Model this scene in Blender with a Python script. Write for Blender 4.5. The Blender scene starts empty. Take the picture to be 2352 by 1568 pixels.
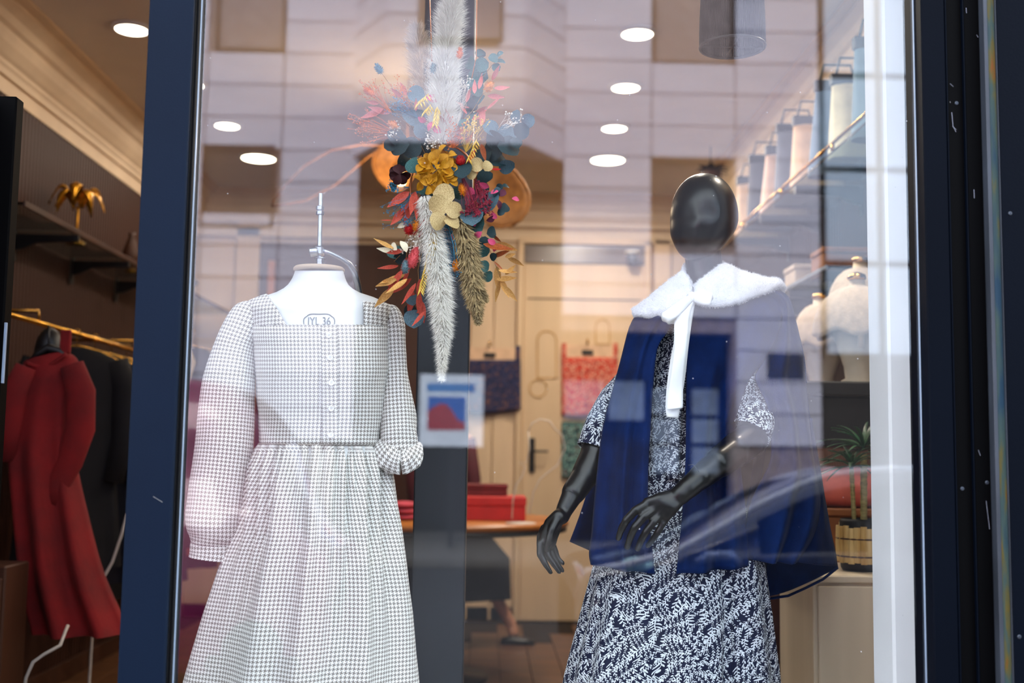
import bpy, bmesh, math, random
from math import sin, cos, pi, sqrt, radians, exp
from mathutils import Vector, Matrix, noise
random.seed(7)
S = bpy.context.scene
COL = S.collection

# ---------------------------------------------------------------- camera
F = 2600.0
cam_d = bpy.data.cameras.new('camera'); cam = bpy.data.objects.new('camera', cam_d); COL.objects.link(cam)
cam_d.sensor_width = 36.0; cam_d.lens = F / 2352 * 36.0; cam_d.clip_start = 0.05; cam_d.clip_end = 400
CAM = Vector((0.0, -2.45, 1.40))
ROT = Matrix.Rotation(radians(-1.23), 3, 'Z') @ Matrix.Rotation(radians(90 + 5.56), 3, 'X') @ Matrix.Rotation(radians(0.86), 3, 'Z')
cam.matrix_world = Matrix.Translation(CAM) @ ROT.to_4x4()
cam_d.dof.use_dof = True; cam_d.dof.focus_distance = 2.90; cam_d.dof.aperture_fstop = 2.0
S.camera = cam
# ---------------------------------------------------------------- sky, light, exposure
SKY = 2.4
LAMP = 8.5
EXPOSURE = 0.95
S.view_settings.view_transform = 'Standard'; S.view_settings.look = 'None'
S.view_settings.gamma = 1.0; S.view_settings.use_curve_mapping = False
S.view_settings.exposure = EXPOSURE
W = bpy.data.worlds.new('overcast_sky'); S.world = W; W.use_nodes = True
wn = W.node_tree.nodes; wl = W.node_tree.links
wtc = wn.new('ShaderNodeTexCoord'); wno = wn.new('ShaderNodeTexNoise'); wno.inputs['Scale'].default_value = 2.2; wno.inputs['Detail'].default_value = 5
wcr = wn.new('ShaderNodeValToRGB'); wcr.color_ramp.elements[0].position = .3; wcr.color_ramp.elements[1].position = .75
wcr.color_ramp.elements[0].color = (.68, .80, .98, 1); wcr.color_ramp.elements[1].color = (1, 1, 1, 1)
wl.new(wtc.outputs['Generated'], wno.inputs['Vector']); wl.new(wno.outputs['Fac'], wcr.inputs['Fac'])
wl.new(wcr.outputs['Color'], wn['Background'].inputs['Color']); wn['Background'].inputs['Strength'].default_value = SKY
sun_d = bpy.data.lights.new('sun', 'SUN'); sun_d.energy = 3.2; sun_d.angle = radians(25); sun_d.color = (1, .97, .95)
sun = bpy.data.objects.new('sun', sun_d); COL.objects.link(sun)
sun.rotation_euler = Vector((0.15, -0.66, -0.74)).to_track_quat('-Z', 'Y').to_euler(); sun.location = (0, 0, 30)

def ray(px, py):
    return ROT @ Vector(((px - 1176) / F, (784 - py) / F, -1.0))
def P(px, py, Y):
    d = ray(px, py); return CAM + d * ((Y - CAM.y) / d.y)
def PX(px, py, X):
    d = ray(px, py); return CAM + d * ((X - CAM.x) / d.x)
def PZ(px, py, Z):
    d = ray(px, py); return CAM + d * ((Z - CAM.z) / d.z)
def RF(px, py, D):           # the real place of what the pane mirrors at this pixel, D metres in front of the shop
    p = P(px, py, D); return Vector((p.x, -p.y, p.z))
def mpp(Y): return (Y + 2.45) / F      # metres per pixel

# ---------------------------------------------------------------- node expressions
class NX:
    def __init__(s, nt, sock): s.nt = nt; s.s = sock
    def op(s, o, *a):
        n = s.nt.nodes.new('ShaderNodeMath'); n.operation = o
        for i, v in enumerate((s,) + a):
            if isinstance(v, NX): s.nt.links.new(v.s, n.inputs[i])
            else: n.inputs[i].default_value = v
        return NX(s.nt, n.outputs[0])
    def __add__(s, o): return s.op('ADD', o)
    __radd__ = __add__
    def __sub__(s, o): return s.op('SUBTRACT', o)
    def __rsub__(s, o): return (s * -1) + o
    def __mul__(s, o): return s.op('MULTIPLY', o)
    __rmul__ = __mul__
    def __truediv__(s, o): return s.op('DIVIDE', o)
    def floor(s): return s.op('FLOOR')
    def mod(s, o): return s.op('FLOORED_MODULO', o)
    def lt(s, o): return s.op('LESS_THAN', o)
    def gt(s, o): return s.op('GREATER_THAN', o)
    def abs(s): return s.op('ABSOLUTE')
    def sin(s): return s.op('SINE')
    def max(s, o): return s.op('MAXIMUM', o)
    def min(s, o): return s.op('MINIMUM', o)

def lin(c):
    return tuple(((v / 255) / 12.92 if v / 255 <= .04045 else ((v / 255 + .055) / 1.055) ** 2.4) for v in c[:3]) + (1,)

def mat(name, rgb, rough=.6, metal=0.0, var=.12, vscale=8.0, bump=0.0, bscale=60.0, stretch=(1, 1, 1), sheen=0.0, coat=0.0, emit=None, estr=0, rgb2=None, spec=.5, trans=0.0, sub=0.0, coord='Object'):
    m = bpy.data.materials.new(name); m.use_nodes = True; nt = m.node_tree; b = nt.nodes['Principled BSDF']
    c = lin(rgb)
    c2 = lin(rgb2) if rgb2 else tuple(max(0, v * (1 - var * 2)) for v in c[:3]) + (1,)
    tc = nt.nodes.new('ShaderNodeTexCoord'); mp = nt.nodes.new('ShaderNodeMapping'); mp.inputs['Scale'].default_value = stretch
    nt.links.new(tc.outputs[coord], mp.inputs['Vector'])
    no = nt.nodes.new('ShaderNodeTexNoise'); no.inputs['Scale'].default_value = vscale; no.inputs['Detail'].default_value = 4
    nt.links.new(mp.outputs[0], no.inputs['Vector'])
    cr = nt.nodes.new('ShaderNodeValToRGB'); cr.color_ramp.elements[0].position = .35; cr.color_ramp.elements[1].position = .65
    cr.color_ramp.elements[0].color = c2; cr.color_ramp.elements[1].color = c
    nt.links.new(no.outputs['Fac'], cr.inputs['Fac']); nt.links.new(cr.outputs['Color'], b.inputs['Base Color'])
    b.inputs['Roughness'].default_value = rough; b.inputs['Metallic'].default_value = metal
    b.inputs['Specular IOR Level'].default_value = spec
    if sheen: b.inputs['Sheen Weight'].default_value = sheen; b.inputs['Sheen Roughness'].default_value = .4
    if coat: b.inputs['Coat Weight'].default_value = coat; b.inputs['Coat Roughness'].default_value = .05
    if trans: b.inputs['Transmission Weight'].default_value = trans
    if sub: b.inputs['Subsurface Weight'].default_value = sub; b.inputs['Subsurface Radius'].default_value = (.01, .01, .01)
    if emit: b.inputs['Emission Color'].default_value = lin(emit); b.inputs['Emission Strength'].default_value = estr
    if bump:
        n2 = nt.nodes.new('ShaderNodeTexNoise'); n2.inputs['Scale'].default_value = bscale; n2.inputs['Detail'].default_value = 3
        nt.links.new(mp.outputs[0], n2.inputs['Vector'])
        bp = nt.nodes.new('ShaderNodeBump'); bp.inputs['Strength'].default_value = bump; bp.inputs['Distance'].default_value = .01
        nt.links.new(n2.outputs['Fac'], bp.inputs['Height']); nt.links.new(bp.outputs[0], b.inputs['Normal'])
    return m

def glass_mat():
    m = bpy.data.materials.new('shop_window_glass'); m.use_nodes = True; nt = m.node_tree; nt.nodes.clear()
    out = nt.nodes.new('ShaderNodeOutputMaterial'); tr = nt.nodes.new('ShaderNodeBsdfTransparent'); gl = nt.nodes.new('ShaderNodeBsdfGlossy')
    gl.inputs['Roughness'].default_value = 0.0; mx = nt.nodes.new('ShaderNodeMixShader')
    gl.inputs['Color'].default_value = (1, 1, 1, 1); tr.inputs['Color'].default_value = (.97, .985, .98, 1)
    fr = nt.nodes.new('ShaderNodeFresnel'); fr.inputs['IOR'].default_value = 1.9
    ge = nt.nodes.new('ShaderNodeNewGeometry')
    # each pane reflects once: on the face a ray comes in by
    bf = NX(nt, ge.outputs['Backfacing']); fac = NX(nt, fr.outputs[0]) * (1 - bf)
    # fine dust on the pane
    tc = nt.nodes.new('ShaderNodeTexCoord'); vo = nt.nodes.new('ShaderNodeTexVoronoi'); vo.inputs['Scale'].default_value = 42; nt.links.new(tc.outputs['Object'], vo.inputs['Vector'])
    sp = nt.nodes.new('ShaderNodeSeparateColor'); nt.links.new(vo.outputs['Color'], sp.inputs[0])
    dust = NX(nt, vo.outputs['Distance']).lt(NX(nt, sp.outputs[0]) * .055) * NX(nt, sp.outputs[1]).gt(.72) * .55
    df = nt.nodes.new('ShaderNodeBsdfDiffuse'); df.inputs['Color'].default_value = (.8, .82, .85, 1)
    m2 = nt.nodes.new('ShaderNodeMixShader')
    nt.links.new(fac.s, mx.inputs[0]); nt.links.new(tr.outputs[0], mx.inputs[1]); nt.links.new(gl.outputs[0], mx.inputs[2])
    nt.links.new((dust * (1 - bf)).s, m2.inputs[0]); nt.links.new(mx.outputs[0], m2.inputs[1]); nt.links.new(df.outputs[0], m2.inputs[2])
    nt.links.new(m2.outputs[0], out.inputs[0])
    return m

def houndstooth_mat():
    m = bpy.data.materials.new('houndstooth_wool'); m.use_nodes = True; nt = m.node_tree; b = nt.nodes['Principled BSDF']
    uv = nt.nodes.new('ShaderNodeUVMap'); sx = nt.nodes.new('ShaderNodeSeparateXYZ'); nt.links.new(uv.outputs[0], sx.inputs[0])
    T = 0.0100 / 8
    u = (NX(nt, sx.outputs[0]) / T).floor(); v = (NX(nt, sx.outputs[1]) / T).floor()
    warp = u.mod(8).lt(4); weft = v.mod(8).lt(4); over = (u + v).mod(4).lt(2)
    dark = over * warp + (1 - over) * weft
    no = nt.nodes.new('ShaderNodeTexNoise'); no.inputs['Scale'].default_value = 900; no.inputs['Detail'].default_value = 1
    nt.links.new(uv.outputs[0], no.inputs['Vector'])
    fac = (dark * .86 + NX(nt, no.outputs['Fac']) * .22 - .06)
    cr = nt.nodes.new('ShaderNodeMix'); cr.data_type = 'RGBA'; nt.links.new(fac.s, cr.inputs[0])
    cr.inputs['A'].default_value = lin((246, 245, 241)); cr.inputs['B'].default_value = lin((116, 108, 102))
    nt.links.new(cr.outputs['Result'], b.inputs['Base Color']); b.inputs['Roughness'].default_value = .85
    b.inputs['Sheen Weight'].default_value = .2; b.inputs['Specular IOR Level'].default_value = .2
    bp = nt.nodes.new('ShaderNodeBump'); bp.inputs['Strength'].default_value = .25; bp.inputs['Distance'].default_value = .001
    nt.links.new(no.outputs['Fac'], bp.inputs['Height'])
    tc = nt.nodes.new('ShaderNodeTexCoord'); mp = nt.nodes.new('ShaderNodeMapping'); mp.inputs['Scale'].default_value = (1, 1, .45); nt.links.new(tc.outputs['Object'], mp.inputs[0])
    n3 = nt.nodes.new('ShaderNodeTexNoise'); n3.inputs['Scale'].default_value = 22; n3.inputs['Detail'].default_value = 2; nt.links.new(mp.outputs[0], n3.inputs['Vector'])
    b2 = nt.nodes.new('ShaderNodeBump'); b2.inputs['Strength'].default_value = .5; b2.inputs['Distance'].default_value = .012
    nt.links.new(n3.outputs['Fac'], b2.inputs['Height']); nt.links.new(bp.outputs[0], b2.inputs['Normal']); nt.links.new(b2.outputs[0], b.inputs['Normal'])
    return m

def floral_mat():
    m = bpy.data.materials.new('navy_leaf_print_cotton'); m.use_nodes = True; nt = m.node_tree; b = nt.nodes['Principled BSDF']
    uv = nt.nodes.new('ShaderNodeUVMap')
    def layer(off, ang, freq, row):
        mp = nt.nodes.new('ShaderNodeMapping'); mp.inputs['Location'].default_value = (off, off * 1.7, 0); mp.inputs['Rotation'].default_value = (0, 0, ang); mp.inputs['Scale'].default_value = (1.22, 1.22, 1)
        nt.links.new(uv.outputs[0], mp.inputs[0])
        n1 = nt.nodes.new('ShaderNodeTexNoise'); n1.inputs['Scale'].default_value = freq; n1.inputs['Detail'].default_value = 0
        nt.links.new(mp.outputs[0], n1.inputs['Vector'])
        sc = nt.nodes.new('ShaderNodeSeparateColor'); nt.links.new(n1.outputs['Color'], sc.inputs[0])
        sx = nt.nodes.new('ShaderNodeSeparateXYZ'); nt.links.new(mp.outputs[0], sx.inputs[0])
        x = NX(nt, sx.outputs[0]) + (NX(nt, sc.outputs[0]) - .5) * .082
        y = NX(nt, sx.outputs[1]) + (NX(nt, sc.outputs[1]) - .5) * .05
        xr = x.mod(row) - row / 2; ri = (x / row).floor()
        y2 = y + ri * .0071
        stem = xr.abs().lt(.00060)
        st = .0105
        side = xr.gt(0) * (st / 2)
        yl = (y2 + side).mod(st) - st / 2
        ax = xr.abs() - .0041
        # leaves lie at about 50 degrees to their stem
        p = ax * .72 + yl * .69; q = yl * .72 - ax * .69
        leaf = ((p * p) / (.0047 ** 2) + (q * q) / (.0017 ** 2)).lt(1)
        # every few leaves three berries sit between the vines
        g = y2.mod(.063).gt(.0125)
        yb = (y2 + .002).mod(.0052) - .0026; xb = (xr.abs() - .0022)
        berry = (yb * yb + xb * xb).lt(.0014 ** 2) * y2.mod(.063).lt(.0105)
        return (stem.max(leaf) * g).max(berry)
    pat = layer(0.0, .25, 14, .0215).max(layer(.37, -.95, 12, .036))
    cr = nt.nodes.new('ShaderNodeMix'); cr.data_type = 'RGBA'; nt.links.new(pat.s, cr.inputs[0])
    cr.inputs['A'].default_value = lin((17, 24, 52)); cr.inputs['B'].default_value = lin((222, 230, 236))
    nt.links.new(cr.outputs['Result'], b.inputs['Base Color']); b.inputs['Roughness'].default_value = .7
    b.inputs['Specular IOR Level'].default_value = .25
    return m

# ---------------------------------------------------------------- mesh builder
class MB:
    def __init__(s): s.v = []; s.f = []; s.uv = []
    def add(s, vs, fs, uvs=None):
        o = len(s.v); s.v += [Vector(v) for v in vs]
        for i, f in enumerate(fs):
            s.f.append([o + k for k in f]); s.uv.append(uvs[i] if uvs else None)
        return s
    def box(s, c, d, ch=.002, M=None):
        hx, hy, hz = d[0] / 2, d[1] / 2, d[2] / 2; ch = min(ch, hx * .45, hy * .45, hz * .45)
        vs = []; idx = {}
        for sx in (-1, 1):
            for sy in (-1, 1):
                for sz in (-1, 1):
                    for ax in range(3):
                        p = [sx * hx, sy * hy, sz * hz]
                        for k in range(3):
                            if k != ax: p[k] -= (sx, sy, sz)[k] * ch
                        idx[(sx, sy, sz, ax)] = len(vs)
                        vs.append(Vector(p))
        fs = []
        def q(*a): fs.append([idx[k] for k in a])
        for a in (-1, 1):
            q((a, -1, -1, 0), (a, a, -1, 0) if a > 0 else (a, -1, 1, 0), (a, 1, 1, 0), (a, -1, 1, 0) if a > 0 else (a, 1, -1, 0))
            q((-1, a, -1, 1), (1, a, -1, 1) if a < 0 else (-1, a, 1, 1), (1, a, 1, 1), (-1, a, 1, 1) if a < 0 else (1, a, -1, 1))
            q((-1, -1, a, 2), (1, -1, a, 2) if a > 0 else (-1, 1, a, 2), (1, 1, a, 2), (-1, 1, a, 2) if a > 0 else (1, -1, a, 2))
            for b in (-1, 1):
                q((a, b, -1, 0), (a, b, 1, 0), (a, b, 1, 1), (a, b, -1, 1))
                q((a, -1, b, 0), (a, 1, b, 0), (a, 1, b, 2), (a, -1, b, 2))
                q((-1, a, b, 1), (1, a, b, 1), (1, a, b, 2), (-1, a, b, 2))
                for e in (-1, 1): q((a, b, e, 0), (a, b, e, 1), (a, b, e, 2))
        c = Vector(c)
        s.add([(M @ v if M else v) + c for v in vs], fs); return s
    def bx(s, x0, x1, y0, y1, z0, z1, ch=.002):
        return s.box(((x0 + x1) / 2, (y0 + y1) / 2, (z0 + z1) / 2), (abs(x1 - x0), abs(y1 - y0), abs(z1 - z0)), ch)
    def tube(s, pts, r, n=8, cap=True, flat=1.0):
        pts = [Vector(p) for p in pts]; N = len(pts)
        rr = r if isinstance(r, (list, tuple)) else [r] * N
        vs = []; up = None
        for i, p in enumerate(pts):
            t = (pts[min(i + 1, N - 1)] - pts[max(i - 1, 0)])
            t = t.normalized() if t.length > 1e-9 else Vector((0, 0, 1))
            if up is None: up = Vector((0, 1, 0)) if abs(t.y) < .9 else Vector((1, 0, 0))
            a = t.cross(up); a = a.normalized() if a.length > 1e-6 else Vector((1, 0, 0)); up = a.cross(t).normalized()
            for k in range(n):
                th = 2 * pi * k / n; vs.append(p + a * cos(th) * rr[i] + up * sin(th) * rr[i] * flat)
        fs = [[i * n + k, i * n + (k + 1) % n, (i + 1) * n + (k + 1) % n, (i + 1) * n + k] for i in range(N - 1) for k in range(n)]
        if cap: fs += [list(range(n - 1, -1, -1)), [(N - 1) * n + k for k in range(n)]]
        s.add(vs, fs); return s
    def lathe(s, prof, c, n=24, M=None):
        c = Vector(c); vs = []
        for (r, z) in prof:
            for k in range(n):
                v = Vector((r * cos(2 * pi * k / n), r * sin(2 * pi * k / n), z)); vs.append((M @ v if M else v) + c)
        N = len(prof)
        fs = [[i * n + k, i * n + (k + 1) % n, (i + 1) * n + (k + 1) % n, (i + 1) * n + k] for i in range(N - 1) for k in range(n)]
        fs += [list(range(n - 1, -1, -1)), [(N - 1) * n + k for k in range(n)]]
        s.add(vs, fs); return s
    def ball(s, c, r, n=10, m=7, M=None):
        r = r if isinstance(r, (tuple, list)) else (r, r, r)
        c = Vector(c); vs = []
        for i in range(m + 1):
            ph = pi * i / m
            for k in range(n):
                th = 2 * pi * k / n
                v = Vector((r[0] * sin(ph) * cos(th), r[1] * sin(ph) * sin(th), r[2] * cos(ph))); vs.append((M @ v if M else v) + c)
        fs = [[i * n + k, (i + 1) * n + k, (i + 1) * n + (k + 1) % n, i * n + (k + 1) % n] for i in range(m) for k in range(n)]
        s.add(vs, fs); return s
    def grid(s, fn, nu, nv, uvf=None, closed=False):
        vs = [fn(i / nu, j / nv) for j in range(nv + 1) for i in range(nu + (0 if closed else 1))]
        w = nu if closed else nu + 1; fs = []; uvs = []
        for j in range(nv):
            for i in range(nu):
                i2 = (i + 1) % w if closed else i + 1
                fs.append([j * w + i, j * w + i2, (j + 1) * w + i2, (j + 1) * w + i])
                if uvf: uvs.append([uvf(i, j), uvf(i + 1, j), uvf(i + 1, j + 1), uvf(i, j + 1)])
        s.add(vs, fs, uvs if uvf else None); return s
    def build(s, name, m, parent=None, smooth=False, weld=False, origin=None):
        me = bpy.data.meshes.new(name)
        root = parent
        while root is not None and root.parent: root = root.parent
        off = Vector(root['_at']) if root is not None else (Vector(origin) if origin is not None else None)
        if off is None:
            lo = [min(v[k] for v in s.v) for k in range(3)]; hi = [max(v[k] for v in s.v) for k in range(3)]
            off = Vector(((lo[0] + hi[0]) / 2, (lo[1] + hi[1]) / 2, lo[2]))
        me.from_pydata([v - off for v in s.v], [], s.f)
        if any(u for u in s.uv):
            uvl = me.uv_layers.new(name='UVMap'); k = 0
            for fi, f in enumerate(s.f):
                for c in range(len(f)):
                    if s.uv[fi]: uvl.data[k].uv = s.uv[fi][c]
                    k += 1
        if smooth: me.polygons.foreach_set('use_smooth', [True] * len(me.polygons))
        me.materials.append(m); me.validate(); me.update()
        o = bpy.data.objects.new(name, me); COL.objects.link(o)
        if parent is not None: o.parent = parent
        else: o.location = off; o['_at'] = list(off)
        return o

def tag(o, label=None, cat=None, group=None, kind=None):
    if label: o['label'] = label
    if cat: o['category'] = cat
    if group: o['group'] = group
    if kind: o['kind'] = kind
    return o
def thing(name, label, cat, at, group=None):
    o = bpy.data.objects.new(name, None); COL.objects.link(o); o.location = at; o['_at'] = list(at); o.empty_display_size = .05
    return tag(o, label, cat, group)
def structure(o): o['kind'] = 'structure'; return o
def solidify(o, t, off=0):
    md = o.modifiers.new('solidify', 'SOLIDIFY'); md.thickness = t; md.offset = off; return o
def subsurf(o, n=1):
    md = o.modifiers.new('subsurf', 'SUBSURF'); md.levels = n; md.render_levels = n; return o
def inst(name, me, M, root, parent=None):      # a copy of a shared mesh at world matrix M under its thing
    o = bpy.data.objects.new(name, me); COL.objects.link(o); o.parent = parent or root
    o.matrix_basis = Matrix.Translation(-Vector(root['_at'])) @ M
    return o
def mesh_of(mb, name, m, smooth=False):
    me = bpy.data.meshes.new(name); me.from_pydata(mb.v, [], mb.f)
    if smooth: me.polygons.foreach_set('use_smooth', [True] * len(me.polygons))
    me.materials.append(m); me.validate(); me.update(); return me
def cr_curve(pts, t):
    n = len(pts) - 1; x = max(0, min(.99999, t)) * n; i = int(x); f = x - i
    p0 = pts[max(i - 1, 0)]; p1 = pts[i]; p2 = pts[i + 1]; p3 = pts[min(i + 2, n)]
    return tuple(.5 * ((2 * b) + (c - a) * f + (2 * a - 5 * b + 4 * c - d) * f * f + (3 * b - a - 3 * c + d) * f ** 3) for a, b, c, d in zip(p0, p1, p2, p3))
def table(rows, x):           # linear lookup in rows of (x, values...)
    if x <= rows[0][0]: return rows[0][1:]
    for a, b in zip(rows, rows[1:]):
        if x <= b[0]:
            f = (x - a[0]) / (b[0] - a[0]); return tuple(p + (q - p) * f for p, q in zip(a[1:], b[1:]))
    return rows[-1][1:]
# ================================================================ materials
NAVY = mat('navy_painted_metal', (7, 23, 42), .55, .0, .08, 3, .05, 300, spec=.1)
NAVYD = mat('dark_navy_panel', (3, 8, 19), .55, .0, .1, 2, .05, 200, spec=.05)
BLACKM = mat('black_painted_metal', (2, 2, 3), .6, .0, .1, 4, spec=.05)
RUBBER = mat('black_rubber_gasket', (5, 6, 9), .6, spec=.1)
EDGE = mat('pale_glass_edge_strip', (140, 158, 180), .3, .0, .1, 3)
STEEL = mat('brushed_steel', (168, 172, 178), .25, 1, .1, 30)
WHITEP = mat('white_painted_plaster', (236, 236, 238), .55, .0, .03, 3, .03, 90)
CEILP = mat('cream_ceiling_paint', (230, 220, 208), .8, .0, .04, 2)
CORN = mat('cream_moulding_paint', (232, 208, 176), .6, .0, .05, 4)
WALLP = mat('pale_wood_wall', (230, 200, 164), .55, .0, .12, 3, .05, 20, (1, 1, .12))
WALLD = mat('pale_wood_door', (232, 200, 160), .5, .0, .1, 3, .05, 20, (1, 1, .1))
SLATM = mat('brown_wood_slat', (74, 36, 17), .55, .0, .25, 6, .1, 40, (1, 1, .08))
SLATB = mat('dark_felt_behind_slats', (28, 16, 10), .9)
FLOORM = mat('brown_wood_floor', (104, 66, 38), .45, .0, .2, 3, .06, 30, (.2, 2, 1))
FLOORD = mat('dark_floor_joint', (30, 18, 10), .8)
DARKW = mat('dark_brown_wood', (74, 40, 22), .5, .0, .2, 4, .05, 30, (1, 1, .1))
GREYG = mat('grey_transom_glass', (120, 104, 96), .25)
BRASS = mat('polished_brass', (214, 160, 72), .22, 1, .1, 20)
COPPER = mat('copper_wire', (190, 120, 80), .3, 1)
OAK = mat('light_oak_veneer', (232, 216, 188), .5, .0, .14, 5, .05, 30, (1, 1, .08))
OAKT = mat('honey_oak_tabletop', (186, 112, 48), .35, .0, .15, 5, .0, 30, (.15, 1, 1))
BLK = mat('matt_black', (12, 12, 14), .45)
GLASSC = mat('clear_shelf_glass', (200, 215, 212), .05, 0, .02, 3, trans=1.0)
WARML = mat('warm_lamp_glow', (255, 240, 215), .5, emit=(255, 236, 205), estr=9)
BULB = mat('warm_bulb_glow', (255, 220, 160), .5, emit=(255, 205, 130), estr=14)
STONE = mat('pale_pink_limestone', (226, 224, 242), .8, .0, .05, 1.2, .1, 12)
JOINT = mat('stone_joint', (168, 152, 152), .9)
DGLASS = mat('dark_window_glass', (62, 58, 66), .25, .0, .1, 1)
BROWNF = mat('brown_window_frame', (86, 58, 48), .5)
DARKSHOP = mat('dark_shop_interior', (30, 24, 22), .8)
PALEP = mat('curtain_panel_painted_sky', (206, 224, 246), .3, .0, .04, .6)  # pale blue stands in for the sky reflected in the glass panels
MULL = mat('dark_mullion', (38, 34, 36), .5)
ASPH = mat('asphalt', (50, 51, 54), .85, .0, .15, 6, .2, 80)
KERB = mat('grey_paving_stone', (112, 110, 108), .8, .0, .1, 4, .1, 30)

# ================================================================ the shop window, its frame and the doorway
def xz(px, py, Y): return P(px, py, Y).x
ZLO, ZHI = 0.22, 3.02
def post(name, pa, pb, ya, yb, m, parent=None, z0=ZLO, z1=ZHI, ch=.003, Yp=None):
    Yp = ya if Yp is None else Yp
    return MB().bx(xz(pa, 784, Yp), xz(pb, 784, Yp), ya, yb, z0, z1, ch).build(name, m, parent)
win = bpy.data.objects.new('window_1', None); COL.objects.link(win); win.location = (0, 0, ZLO); win['_at'] = [0, 0, ZLO]; structure(win)
GX0 = xz(424, 784, 0); GX1 = xz(2128, 784, 0)
post('frame_post', 306, 411, -.050, .060, NAVY, win)
post('gasket', 409, 417, -.038, .030, RUBBER, win, Yp=-.038)
post('gasket', 417, 424, -.028, .030, RUBBER, win, Yp=-.028)
post('edge_strip', 423, 431, -.010, -.002, EDGE, win, Yp=-.01)
pane = MB().bx(GX0, GX1, 0.0, .010, ZLO + .05, ZHI - .05, .0005).build('glass_pane', glass_mat(), win)
post('edge_strip', 2112, 2121, -.008, -.001, EDGE, win, Yp=-.008)
post('gasket', 2121, 2131, -.020, .030, RUBBER, win, Yp=-.02)
post('frame_post', 2131, 2188, -.050, .060, NAVYD, win)
MB().bx(xz(306, 784, -.05), xz(2188, 784, -.05), -.05, .06, ZLO - .06, ZLO + .06, .004).build('frame_rail', NAVY, win)
MB().bx(xz(306, 784, -.05), xz(2188, 784, -.05), -.05, .06, ZHI - .06, ZHI + .06, .004).build('frame_rail', NAVY, win)
sc = MB(); 
for (a, b) in (((352, 1140), (373, 1153)), ((2262 - 80, 233), (2262 - 79, 236))): sc.tube([P(*a, -.0508), P(*b, -.0508)], .0004, 5)
sc.build('scratch', mat('scratched_bare_metal', (190, 190, 190), .4, .8), win)

gd = bpy.data.objects.new('trim_1', None); COL.objects.link(gd); gd.location = (1.1, -.05, 0); gd['_at'] = [1.1, -.05, 0]; structure(gd)
def gpost(name, pa, pb, Yp, depth, m, ch=.0015): return MB().bx(xz(pa, 784, Yp), xz(pb, 784, Yp), Yp, Yp + depth, 0, 3.2, ch).build(name, m, gd)
gpost('guide_channel', 2189, 2229, -.046, .05, BLACKM); gpost('guide_lip', 2188, 2191, -.052, .02, NAVYD, .0008)
gpost('guide_channel', 2231, 2285, -.050, .05, BLACKM); gpost('guide_lip', 2229, 2232, -.056, .02, NAVYD, .0008)
# weathered steel strip
ws = bpy.data.materials.new('weathered_rusty_steel'); ws.use_nodes = True
def rusty(m):
    nt = m.node_tree; b = nt.nodes['Principled BSDF']; tc = nt.nodes.new('ShaderNodeTexCoord'); mp = nt.nodes.new('ShaderNodeMapping'); mp.inputs['Scale'].default_value = (14, 14, 2.2)
    nt.links.new(tc.outputs['Object'], mp.inputs[0])
    n = nt.nodes.new('ShaderNodeTexNoise'); n.inputs['Scale'].default_value = 2.2; n.inputs['Detail'].default_value = 8; nt.links.new(mp.outputs[0], n.inputs['Vector'])
    sx = nt.nodes.new('ShaderNodeSeparateXYZ'); nt.links.new(tc.outputs['Object'], sx.inputs[0])
    v = NX(nt, n.outputs['Fac']) + (NX(nt, sx.outputs[2]) - 1.9) * .10
    cr = nt.nodes.new('ShaderNodeValToRGB'); cr.color_ramp.elements[0].position = .36; cr.color_ramp.elements[1].position = .78
    cr.color_ramp.elements[0].color = lin((36, 62, 80)); cr.color_ramp.elements[1].color = lin((46, 20, 10))
    e = cr.color_ramp.elements.new(.50); e.color = lin((62, 80, 74)); e = cr.color_ramp.elements.new(.56); e.color = lin((92, 84, 40)); e = cr.color_ramp.elements.new(.64); e.color = lin((136, 66, 14))
    nt.links.new(v.s, cr.inputs[0]); nt.links.new(cr.outputs[0], b.inputs['Base Color']); b.inputs['Roughness'].default_value = .5; b.inputs['Metallic'].default_value = 0; b.inputs['Specular IOR Level'].default_value = .2
    bp = nt.nodes.new('ShaderNodeBump'); bp.inputs['Strength'].default_value = .4; bp.inputs['Distance'].default_value = .004; nt.links.new(n.outputs['Fac'], bp.inputs['Height']); nt.links.new(bp.outputs[0], b.inputs['Normal'])
rusty(ws)
GREYS = mat('dull_grey_steel_edge', (60, 66, 76), .5, .2, .3, 12, .2, 60, (1, 1, .2))
gpost('steel_edge', 2279, 2288, -.075, .05, GREYS, .001)
gpost('steel_strip', 2286, 2308, -.070, .05, ws, .001)
gpost('steel_edge', 2307, 2310, -.078, .05, GREYS, .001)
gpost('shutter_panel', 2310, 2700, -.082, .12, NAVYD)
SCR = mat('zinc_screw', (80, 86, 96), .45, .8)
def screw(px, py, Y):
    p = P(px, py, Y); M = Matrix.Rotation(pi / 2, 3, 'X')
    o = MB().lathe([(.0042, 0), (.0042, .001), (.0034, .0018), (.0020, .0020), (.0014, .0008)], p + Vector((0, 0, 0)), 14, M).build('screw', SCR, gd)
    return o
for (a, b) in ((2187, 237), (2210, 1122), (2267, 1108)): screw(a + 10 if a < 2200 else a, b, -.050 if a > 2230 else -.046)
screw(2320, 490, -.082); screw(2341, 1462, -.082)
sc = MB()
for pts in (((2186, 258), (2189, 290), (2196, 303)), ((2188, 290), (2197, 298)), ((2219, 18), (2220, 30)), ((2243, 80), (2247, 86)), ((2247, 1033), (2252, 1046)), ((2265, 1150), (2273, 1215)), ((2237, 435), (2238, 455)), ((2182, 192), (2190, 199))):
    sc.tube([P(x, y, -.0512) for x, y in pts], .0005, 5)
sc.build('scratch', mat('pale_scratch', (170, 175, 190), .4, .5), gd)

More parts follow.
